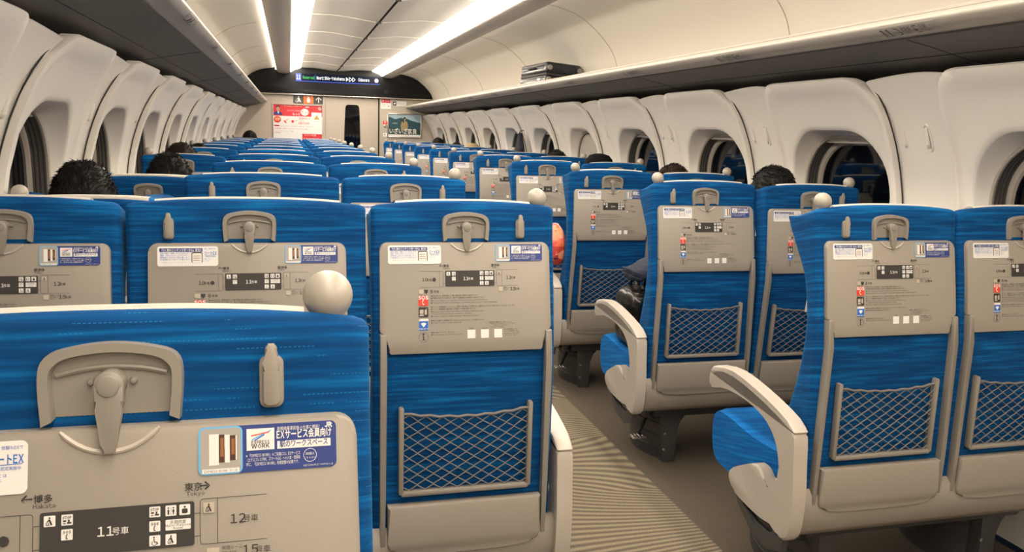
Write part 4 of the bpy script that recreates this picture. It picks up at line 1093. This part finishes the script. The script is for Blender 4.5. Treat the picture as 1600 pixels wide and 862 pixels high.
# pedestals and rear shells, one per block
def build_base(x0, x1, legs, guard):
    root = empty('seat_pedestal')
    before = set(COL.objects)
    bm = bmesh.new()
    g = [(-0.012, 0.40), (-0.010, 0.345), (0.0, 0.285), (0.018, 0.264), (0.045, 0.262), (0.10, 0.275), (0.10, 0.30), (0.03, 0.30), (0.022, 0.40)]
    g = [(0.012, 0.400), (-0.004, 0.385), (-0.010, 0.33), (-0.002, 0.285), (0.014, 0.264), (0.045, 0.262), (0.10, 0.275), (0.10, 0.30), (0.04, 0.30), (0.028, 0.395)]
    prism(bm, g, 'x', x0, x1, 0.004, 2)
    obj('rear_shell', bm, 'shell', root, smooth=True, deg=50)
    bm = bmesh.new()
    rbox(bm, x0+0.05, x1-0.05, 0.05, 0.13, 0.205, 0.262, 0.008)
    rbox(bm, x0+0.05, x1-0.05, 0.34, 0.40, 0.215, 0.275, 0.008)
    obj('cross_beam', bm, 'darkgrey', root, smooth=True)
    for i, lx in enumerate(legs):
        bm = bmesh.new()
        g = [(lx-0.028, 0.0), (lx+0.028, 0.0), (lx+0.028, 0.14), (lx+0.035, 0.18), (lx+0.075, 0.215), (lx-0.030, 0.215), (lx-0.028, 0.14)]
        prism(bm, g, 'y', 0.068, 0.14, 0.006, 2)
        obj('post', bm, 'darkgrey', root, smooth=True)
        bm = bmesh.new(); rbox(bm, lx-0.022, lx+0.022, 0.34, 0.40, 0.0, 0.22, 0.006); obj('front_post', bm, 'darkgrey', root, smooth=True)
        # curved sheet cover bowed towards the aisle
        bm = bmesh.new(); outp = []; m = 12; sg = guard
        for k in range(m+1):
            t = k/m; yy = 0.10+0.34*t; outp.append((lx+sg*(0.020+0.050*math.sin(PI*min(1, t*1.0))), yy))
        inp = [(lx-sg*0.01, yy) for _, yy in reversed(outp)]
        prism(bm, outp+inp, 'z', 0.0, 0.175, 0.004, 2)
        for zz in (0.045, 0.10, 0.15):
            tube(bm, [(x_+sg*0.001, y_, zz) for x_, y_ in outp], 0.003, 5)
        cv = obj('side_cover', bm, 'darkgrey', root, smooth=True)
        for zz in (0.055, 0.125):
            bm = bmesh.new(); lathe(bm, [(0.0001, -0.004), (0.006, -0.003), (0.006, 0.004)], (lx+sg*0.026, 0.070, zz), 10, 'y'); obj('bolt', bm, 'steel', cv, smooth=True)
        if i == 0:
            bm = bmesh.new(); pth = [(lx+sg*0.06, 0.16, 0.20), (lx+sg*0.085, 0.14, 0.17), (lx+sg*0.125, 0.12, 0.11)]
            tube(bm, pth, 0.007, 8); p = obj('pedal_lever', bm, 'darker', root, smooth=True)
            bm = bmesh.new(); rbox(bm, lx+sg*0.135-0.03, lx+sg*0.135+0.03, 0.075, 0.125, 0.108, 0.116, 0.003)
            for k in range(4): rbox(bm, lx+sg*0.135-0.024+0.014*k, lx+sg*0.135-0.018+0.014*k, 0.078, 0.122, 0.115, 0.1195, 0.001)
            obj('foot_pedal', bm, 'steel', p, smooth=True)
    # swivel ring under the seats
    bm = bmesh.new(); cx = (x0+x1)/2
    pts = [(legs[0]+guard*0.09-0.0, 0.05, 0.222), (legs[0]+guard*0.13, 0.13, 0.222), (legs[0]+guard*0.14, 0.24, 0.222), (legs[0]+guard*0.11, 0.36, 0.222), (legs[0]+guard*0.03, 0.43, 0.222)]
    tube(bm, bez(pts, 5), 0.020, 8)
    obj('swivel_ring', bm, 'darker', root, smooth=True)
    for o in COL.objects:
        if o not in before and o.name.split('.')[0] != 'rear_shell':
            for v in o.data.vertices: v.co.y += 0.04
    return root
bases = {}
def place_base(kind, args, y, label):
    if kind not in bases:
        bases[kind] = build_base(*args); CH['base'+kind] = collect(bases[kind]); r = bases[kind]
    else:
        r = bases[kind].copy(); COL.objects.link(r); copykids(CH['base'+kind], r)
    r.location = (0, y, 0); tag(r, label, 'seat pedestal', 'dark seat pedestals with grey rear shells')
for row in range(11, 0, -1):
    y = 1.82+1.04*(11-row)
    place_base('R', (1.335, 2.24, [1.515, 2.10], -1), y, 'dark pedestal and grey rear shell of the right seat pair in row %s' % NUM[row])
    place_base('L', (-0.786, 0.628, [0.44, -0.20, -0.66], 1), y, 'dark pedestal and grey rear shell of the left three seats in row %s' % NUM[row])
place_base('N', (-0.80, 0.085, [-0.10, -0.62], 1), 0.695, 'pedestal and rear shell under the seats nearest the camera')

# ------------------------------------------------------------------ people in the seats
def skin_mesh(verts, edges, radii, sub=2):
    me = bpy.data.meshes.new('s'); me.from_pydata(verts, edges, [])
    ob = bpy.data.objects.new('s', me); COL.objects.link(ob)
    md = ob.modifiers.new('skin', 'SKIN'); md.use_smooth_shade = True
    for i, r in enumerate(radii):
        me.skin_vertices[0].data[i].radius = (r, r) if not isinstance(r, tuple) else r
    me.skin_vertices[0].data[0].use_root = True
    sb = ob.modifiers.new('sub', 'SUBSURF'); sb.levels = sub; sb.render_levels = sub
    dg = bpy.context.evaluated_depsgraph_get()
    out = bpy.data.meshes.new_from_object(ob.evaluated_get(dg))
    bpy.data.objects.remove(ob); bpy.data.meshes.remove(me)
    for p in out.polygons: p.use_smooth = True
    return out
def person(x, y, sy, ztop, hair, cloth, label, headw=0.158, hat=None, seed=1):
    """seated figure; origin under the head; y of the head centre, facing +y"""
    rnd = random.Random(seed)
    root = empty('person', (x, y, 0))
    hz = ztop-0.125; sh = ztop-0.335; hipz = 0.575; hy = sy+0.30-y
    V = [(0, hy, hipz), (0, hy*0.55, (hipz+sh)/2-0.02), (0, hy*0.12-0.005, sh-0.06), (0, -0.005, sh+0.015), (0, 0.0, sh+0.085), (0, 0.005, hz-0.02), (0, 0.0, hz+0.045)]
    E_ = [(0, 1), (1, 2), (2, 3), (3, 4), (4, 5), (5, 6)]; Rr = [0.13, 0.115, 0.125, 0.075, 0.055, 0.068, 0.075]
    def add(p, par, r): V.append(p); Rr.append(r); E_.append((par, len(V)-1)); return len(V)-1
    segs = {'torso': [0, 1, 2, 3]}
    arms, legs = [], []
    for s in (-1, 1):
        a = add((s*0.13, -0.005, sh-0.01), 2, 0.065); b = add((s*0.175, hy*0.4+0.03, sh-0.12), a, 0.052); c = add((s*0.185, hy+0.09, 0.70), b, 0.045)
        d = add((s*0.14, hy+0.22, 0.665), c, 0.036); h = add((s*0.10, hy+0.295, 0.655), d, 0.028); k = add((s*0.09, hy+0.335, 0.650), h, 0.030)
        arms.append([a, b, c, d])
        for i, ln in enumerate((0.060, 0.072, 0.068, 0.052)):
            fx = s*(0.075+0.017*i) if s > 0 else s*(0.075+0.017*i)
            f1 = add((fx, hy+0.365, 0.648), k, 0.0095); f2 = add((fx, hy+0.365+ln*0.55, 0.640), f1, 0.0085); add((fx, hy+0.365+ln*0.9, 0.622), f2, 0.0075)
        t1 = add((s*0.062, hy+0.315, 0.650), h, 0.011); add((s*0.052, hy+0.345, 0.640), t1, 0.009)
        l = add((s*0.085, hy+0.06, 0.555), 0, 0.085); m = add((s*0.10, hy+0.26, 0.560), l, 0.075); n = add((s*0.105, hy+0.44, 0.535), m, 0.056)
        o = add((s*0.105, hy+0.465, 0.30), n, 0.048); q = add((s*0.105, hy+0.455, 0.10), o, 0.036); w_ = add((s*0.11, hy+0.56, 0.040), q, 0.032)
        legs.append([l, m, n, o, q])
    body = mesh_obj('body', skin_mesh(V, E_, Rr), root); body.data.materials.append(MT['skin'])
    # shape a face on the head: brow, nose, chin
    for v in body.data.vertices:
        if v.co.z > hz-0.10:
            dz = v.co.z-hz
            v.co.x *= 1.0
            if v.co.y > 0.035:
                v.co.y += 0.010*math.exp(-((dz+0.055)/0.03)**2)+0.018*math.exp(-(v.co.x/0.014)**2-((dz+0.02)/0.022)**2)-0.006*math.exp(-((dz-0.008)/0.012)**2)
    def sub_mesh(name, idx_lists, grow, m):
        keep = []; 
        for L_ in idx_lists:
            for i in L_:
                if i not in keep: keep.append(i)
        mp = {k: j for j, k in enumerate(keep)}
        ed = [(mp[a], mp[b]) for a, b in E_ if a in mp and b in mp]
        me = skin_mesh([V[k] for k in keep], ed, [Rr[k]+grow for k in keep]); o = mesh_obj(name, me, root); me.materials.append(MT[m]); return o
    sub_mesh('jacket', [[2, 1, 0, 3]]+arms, 0.016, cloth)
    sub_mesh('trousers', [[0]]+legs, 0.010, 'navycloth')
    # hair: a full cap of hair down to the nape, fringed edge, tufty surface
    bm = bmesh.new(); bmesh.ops.create_icosphere(bm, subdivisions=5, radius=1)
    a_, b_, c_ = headw/2+0.014, 0.110, 0.126
    ph = [rnd.uniform(0, 6) for _ in range(6)]
    for v in bm.verts:
        p = v.co.copy()
        n_ = 0.020*math.sin(p.x*9+ph[0])*math.sin(p.y*7+ph[1])+0.010*math.sin(p.x*23+ph[2])*math.sin(p.y*21+p.z*6+ph[3])
        ang = math.atan2(p.y, p.x); n_ += 0.010*math.sin(ang*34+p.z*9+ph[4])*(1-abs(p.z))+0.006*math.sin(ang*57+ph[5])
        k = 1+n_
        if p.y > 0.45 and p.z < 0.45: k *= 0.80          # hairline leaves the face free
        if p.z < -0.35: k *= 0.90
        v.co = Vector((p.x*a_*k, -0.008+p.y*b_*k, hz+0.005+p.z*c_*k))
    dl = [v for v in bm.verts if v.co.z < hz-0.075 or (v.co.y > 0.045 and v.co.z < hz+0.045)]
    bmesh.ops.delete(bm, geom=dl, context='VERTS')
    obj('hair', bm, hair, root, smooth=True, deg=80)
    bm = bmesh.new()
    for i in range(1500):
        th = rnd.uniform(0, 2*PI); cz = rnd.uniform(0.0, 1.0); rr_ = math.sqrt(1-cz*cz)
        p = Vector((math.cos(th)*rr_, math.sin(th)*rr_, cz))
        if p.y > 0.45 and p.z < 0.5: continue
        base = Vector((p.x*a_*1.0, -0.008+p.y*b_*1.0, hz+0.005+p.z*c_*0.995))
        down = Vector((0.35*math.sin(7*p.x+ph[0]), -0.8, -0.25+0.2*math.sin(9*p.y+ph[1]))); dr = (down-p*down.dot(p)+p*rnd.uniform(-0.05, 0.05)+Vector((rnd.uniform(-.3, .3), rnd.uniform(-.2, .2), rnd.uniform(-.1, .25)))).normalized()
        ln = rnd.uniform(0.014, 0.030)
        tube(bm, [base, base+p*0.002+dr*ln*0.5, base+p*0.001+dr*ln], [0.0018, 0.0015, 0.0003], 3)
    obj('hair_tufts', bm, hair, root, smooth=True, deg=80)
    for s in (-1, 1):
        bm = bmesh.new(); bmesh.ops.create_uvsphere(bm, u_segments=10, v_segments=8, radius=1)
        for v in bm.verts: v.co = Vector((s*(headw/2-0.004)+v.co.x*0.012, 0.006+v.co.y*0.018, hz-0.030+v.co.z*0.030))
        obj('ear', bm, 'skin', root, smooth=True)
    if hat:
        bm = bmesh.new(); prof = [(0.094, -0.005), (0.097, 0.03), (0.096, 0.07), (0.088, 0.105), (0.065, 0.132), (0.03, 0.143), (0.004, 0.145)]
        lathe(bm, prof, (0, -0.004, hz-0.004), 28)
        for v in bm.verts: v.co.y *= 1.17
        tube(bm, [(0.096*math.cos(2*PI*k/28), -0.004+1.17*0.096*math.sin(2*PI*k/28), hz-0.006) for k in range(28)], 0.003, 6, closed=True)
        g = [(0.092*math.cos(math.radians(a)), 1.17*0.092*math.sin(math.radians(a))) for a in range(25, 156, 10)]+[(-0.06, 0.165), (-0.02, 0.182), (0.02, 0.182), (0.06, 0.165)]
        prism(bm, g, 'z', hz-0.008, hz-0.002, 0.002, 1)
        obj('cap', bm, hat, root, smooth=True, deg=50)
    tag(root, label, 'person')
    return root
person(-0.626, 2.86, 2.86, 1.200, 'hair', 'darkcloth', 'person with short black hair, nearest head on the left, in row ten', seed=1)
person(-0.512, 3.92, 3.90, 1.197, 'hair', 'navycloth', 'person with spiky dark hair in the reclined window seat, row nine left', seed=2)
person(-0.600, 5.12, 4.94, 1.216, 'hairb', 'darkcloth', 'person with wavy dark brown hair in row eight left', seed=3)
person(-0.615, 6.20, 5.98, 1.190, 'hair', 'navycloth', 'person barely showing dark hair over the row seven window seat, left', seed=4)
person(-0.500, 11.48, 11.18, 1.262, 'hair', 'darkcloth', 'person with black hair far ahead on the left, before the end wall', seed=5)
person(2.020, 3.17, 2.86, 1.225, 'hair', 'darkcloth', 'person with tousled black hair by the right window, nearest head on the right', seed=6)
person(2.060, 4.22, 3.90, 1.190, 'hairb', 'navycloth', 'person with reddish brown hair in row nine on the right', seed=7)
person(2.030, 5.30, 4.94, 1.204, 'hair', 'darkcloth', 'person in a flat black cap in row eight on the right', hat='capblk', seed=8)
person(2.060, 6.34, 5.98, 1.212, 'hair', 'navycloth', 'person with round black hair in row seven on the right', seed=9)
person(2.035, 9.42, 9.10, 1.198, 'hair', 'darkcloth', 'person wearing a beige cap far ahead on the right', hat='cap', seed=10)
person(2.060, 10.45, 10.14, 1.196, 'hair', 'darkcloth', 'person with dark hair in front of the beige cap, right side', seed=11)
person(2.000, 11.48, 11.18, 1.242, 'hair', 'darkcloth', 'person with high black hair nearest the end wall, right side', seed=12)

# ------------------------------------------------------------------ loose things
# suitcase on the right rack
t = empty('suitcase', (2.025, 6.50, 1.697)); t.rotation_euler = (0, math.radians(4.0), math.radians(3))
tag(t, 'black ribbed hard shell suitcase lying flat on the right luggage rack', 'suitcase')
wx, wy, hh = 0.145, 0.31, 0.182
for nm, z0, z1 in (('lower_shell', 0.008, 0.085), ('upper_shell', 0.093, hh)):
    bm = bmesh.new(); rbox(bm, -wx, wx, -wy, wy, z0, z1, 0.022, 4)
    for k in range(12):
        x = -wx+0.055+0.0165*k
        rbox(bm, x, x+0.007, -wy-0.003, -wy+0.01, z0+0.012, z1-0.010, 0.003, 1)
    for k in range(3):
        z = z0+0.016+0.020*k
        if z < z1-0.015: rbox(bm, -wx-0.003, -wx+0.01, -wy+0.05, wy-0.05, z, z+0.009, 0.003, 1)
    obj(nm, bm, 'suit', t, smooth=True)
bm = bmesh.new(); rbox(bm, -wx+0.004, wx-0.004, -wy+0.004, wy-0.004, 0.080, 0.098, 0.004); obj('zip_band', bm, 'rubber', t, smooth=True)
for sx in (-1, 1):
    for z in (0.047, 0.137):
        bm = bmesh.new(); rbox(bm, sx*(wx-0.022)-0.020, sx*(wx-0.022)+0.020, -wy-0.010, -wy+0.03, z-0.030, z+0.030, 0.012, 3)
        cg = obj('corner_guard', bm, 'darker', t, smooth=True)
        bm = bmesh.new(); lathe(bm, [(0.004, -0.012), (0.018, -0.010), (0.020, 0.0), (0.018, 0.010), (0.004, 0.012)], (sx*(wx-0.022), 0, 0), 16, 'y')
        for v in bm.verts: v.co = Vector((v.co.x, v.co.y-wy-0.020, v.co.z+z))
        obj('wheel', bm, 'grey', cg, smooth=True)
bm = bmesh.new(); tube(bm, bez([(-wx-0.002, -0.07, 0.140), (-wx-0.020, -0.05, 0.140), (-wx-0.022, 0.05, 0.140), (-wx-0.002, 0.07, 0.140)], 5), 0.007, 8); obj('carry_handle', bm, 'darker', t, smooth=True)
bm = bmesh.new(); rbox(bm, -wx-0.006, -wx+0.01, -0.20, -0.13, 0.035, 0.06, 0.004); obj('lock', bm, 'steel', t, smooth=True)

# black leather bag on the cushion of seat D in row ten
def blob(bm, c, r, amp, seed, sub=4, power=2.6):
    rnd = random.Random(seed); ph = [rnd.uniform(0, 6) for _ in range(8)]
    n0 = len(bm.verts); res = bmesh.ops.create_icosphere(bm, subdivisions=sub, radius=1)
    for v in res['verts']:
        p = v.co.copy(); m = (abs(p.x)**power+abs(p.y)**power+abs(p.z)**power)**(-1/power); p *= m
        k = 1+amp*(math.sin(p.x*5+ph[0])*math.sin(p.z*6+ph[1])+0.6*math.sin(p.y*9+ph[2]+p.z*4)*math.sin(p.x*11+ph[3])+0.4*math.sin(p.z*17+p.x*7+ph[4]))
        v.co = Vector(c)+Vector((p.x*r[0]*k, p.y*r[1]*k, p.z*r[2]*k))
t = empty('leather_bag', (1.442, 3.185, 0.463)); tag(t, 'black leather bag standing on the aisle seat behind the white armrest', 'bag')
bm = bmesh.new(); blob(bm, (0, 0, 0.120), (0.088, 0.10, 0.122), 0.030, 3, 4, 5); obj('bag_body', bm, 'leather', t, smooth=True, deg=80)
bm = bmesh.new(); blob(bm, (-0.005, -0.070, 0.165), (0.070, 0.045, 0.058), 0.04, 5, 4, 4); obj('front_pocket', bm, 'leather', t, smooth=True, deg=80)
for dx in (-0.03, 0.035):
    bm = bmesh.new(); tube(bm, bez([(dx, -0.06, 0.20), (dx-0.005, -0.05, 0.262), (dx, 0.0, 0.285), (dx+0.005, 0.05, 0.262), (dx, 0.06, 0.20)], 6), 0.007, 8); obj('handle', bm, 'leather', t, smooth=True)
bm = bmesh.new(); tube(bm, [(0.012+0.017*math.cos(2*PI*k/20), -0.124, 0.200+0.020*math.sin(2*PI*k/20)) for k in range(20)], 0.0028, 6, closed=True)
rg = obj('ring', bm, 'steel', t, smooth=True)
bm = bmesh.new(); tube(bm, [(0.010, -0.125, 0.180), (0.006, -0.127, 0.150), (0.008, -0.126, 0.115)], 0.004, 6); obj('clip', bm, 'steel', rg, smooth=True)
o_b = bmesh.new(); blob(o_b, (0, 0, 0), (0.092, 0.10, 0.032), 0.06, 9, 4, 2.5)
for v in o_b.verts: v.co.z += 0.02*math.sin(v.co.x*28)+0.03*v.co.x
o = obj('folded_coat', o_b, 'navycloth', None, smooth=True, deg=80); o.location = (1.462, 3.19, 0.785)
tag(o, 'dark navy garment folded on top of the black leather bag', 'coat')

# printed cloth bag on the aisle armrest of row nine
def patch_mat():
    m = bpy.data.materials.new('patterned_cloth'); m.use_nodes = True; nt = m.node_tree; L = nt.links.new; N = nt.nodes.new
    b = nt.nodes['Principled BSDF']; b.inputs['Roughness'].default_value = 0.7
    tc = N('ShaderNodeTexCoord'); n = N('ShaderNodeTexVoronoi'); n.inputs['Scale'].default_value = 24; L(tc.outputs['Object'], n.inputs['Vector'])
    g = N('ShaderNodeSeparateXYZ'); L(tc.outputs['Object'], g.inputs[0])
    sp = N('ShaderNodeSeparateColor'); L(n.outputs['Color'], sp.inputs[0])
    ad = N('ShaderNodeMath'); ad.operation = 'MULTIPLY_ADD'; L(g.outputs['Z'], ad.inputs[0]); ad.inputs[1].default_value = 3.6; L(sp.outputs[0], ad.inputs[2])
    sc = N('ShaderNodeMath'); sc.operation = 'MULTIPLY'; L(ad.outputs[0], sc.inputs[0]); sc.inputs[1].default_value = 0.6
    cr = N('ShaderNodeValToRGB'); L(sc.outputs[0], cr.inputs[0]); cr.color_ramp.interpolation = 'CONSTANT'; e = cr.color_ramp.elements
    e[0].color = (0.02, 0.03, 0.15, 1); e[1].position = 0.82; e[1].color = (0.25, 0.45, 0.50, 1)
    for p_, c_ in ((0.14, (0.55, 0.05, 0.03, 1)), (0.30, (0.75, 0.16, 0.06, 1)), (0.48, (0.85, 0.32, 0.18, 1)), (0.62, (0.70, 0.10, 0.12, 1)), (0.72, (0.80, 0.45, 0.35, 1))):
        k = cr.color_ramp.elements.new(p_); k.color = c_
    L(cr.outputs[0], b.inputs['Base Color']); return m
MT['patch'] = patch_mat()
bm = bmesh.new(); blob(bm, (0, 0, 0.105), (0.060, 0.085, 0.108), 0.035, 12, 4, 2.8)
for v in bm.verts:
    k = max(0, v.co.z-0.12)/0.1; v.co.x *= 1-0.35*k; v.co.y *= 1-0.3*k; v.co.z = max(v.co.z, 0.0)
o = obj('cloth_bag', bm, 'patch', None, smooth=True, deg=80); o.location = (1.315, 4.03, 0.672)
tag(o, 'orange and pink patterned cloth bag on the row nine aisle armrest', 'bag')

# black coat hanging from a wall hook on the right
bm = bmesh.new(); nseg = 28; rows = []
hx, hyy, hz_ = XC+pier(1.34)-0.060, 7.72, 1.345
for i in range(15):
    tt = i/14; z = hz_-0.30*tt; ry = 0.018+0.120*tt**0.8; rx = 0.014+0.034*tt**0.6; ring = []
    for k in range(nseg):
        a = 2*PI*k/nseg; fold = 1+0.16*math.sin(5*a+2*tt)*tt+0.08*math.sin(11*a+1+3*tt)
        ring.append(bm.verts.new((rx*math.cos(a)*fold-0.035*tt*0, ry*math.sin(a)*fold-0.03*tt, z-hz_)))
    rows.append(ring)
for A, B in zip(rows, rows[1:]):
    for k in range(nseg): bm.faces.new([A[k], A[(k+1) % nseg], B[(k+1) % nseg], B[k]])
bm.faces.new(rows[0][::-1]); bm.faces.new(rows[-1])
t = empty('hanging_coat', (hx, hyy, hz_)); tag(t, 'black coat hanging from a wall hook beside a right window', 'coat')
obj('coat_body', bm, 'darkcloth', t, smooth=True, deg=80)
bm = bmesh.new(); tube(bm, bez([(0.030, -0.012, 0.025), (0.0, 0, 0.012), (0.0, 0.004, -0.01), (0.012, 0.01, -0.03)], 4), 0.004, 6); obj('hanging_loop', bm, 'darkcloth', t, smooth=True)
bm = bmesh.new(); blob(bm, (-0.03, -0.10, -0.20), (0.030, 0.045, 0.075), 0.08, 21, 3, 2.2); obj('sleeve', bm, 'darkcloth', t, smooth=True, deg=80)
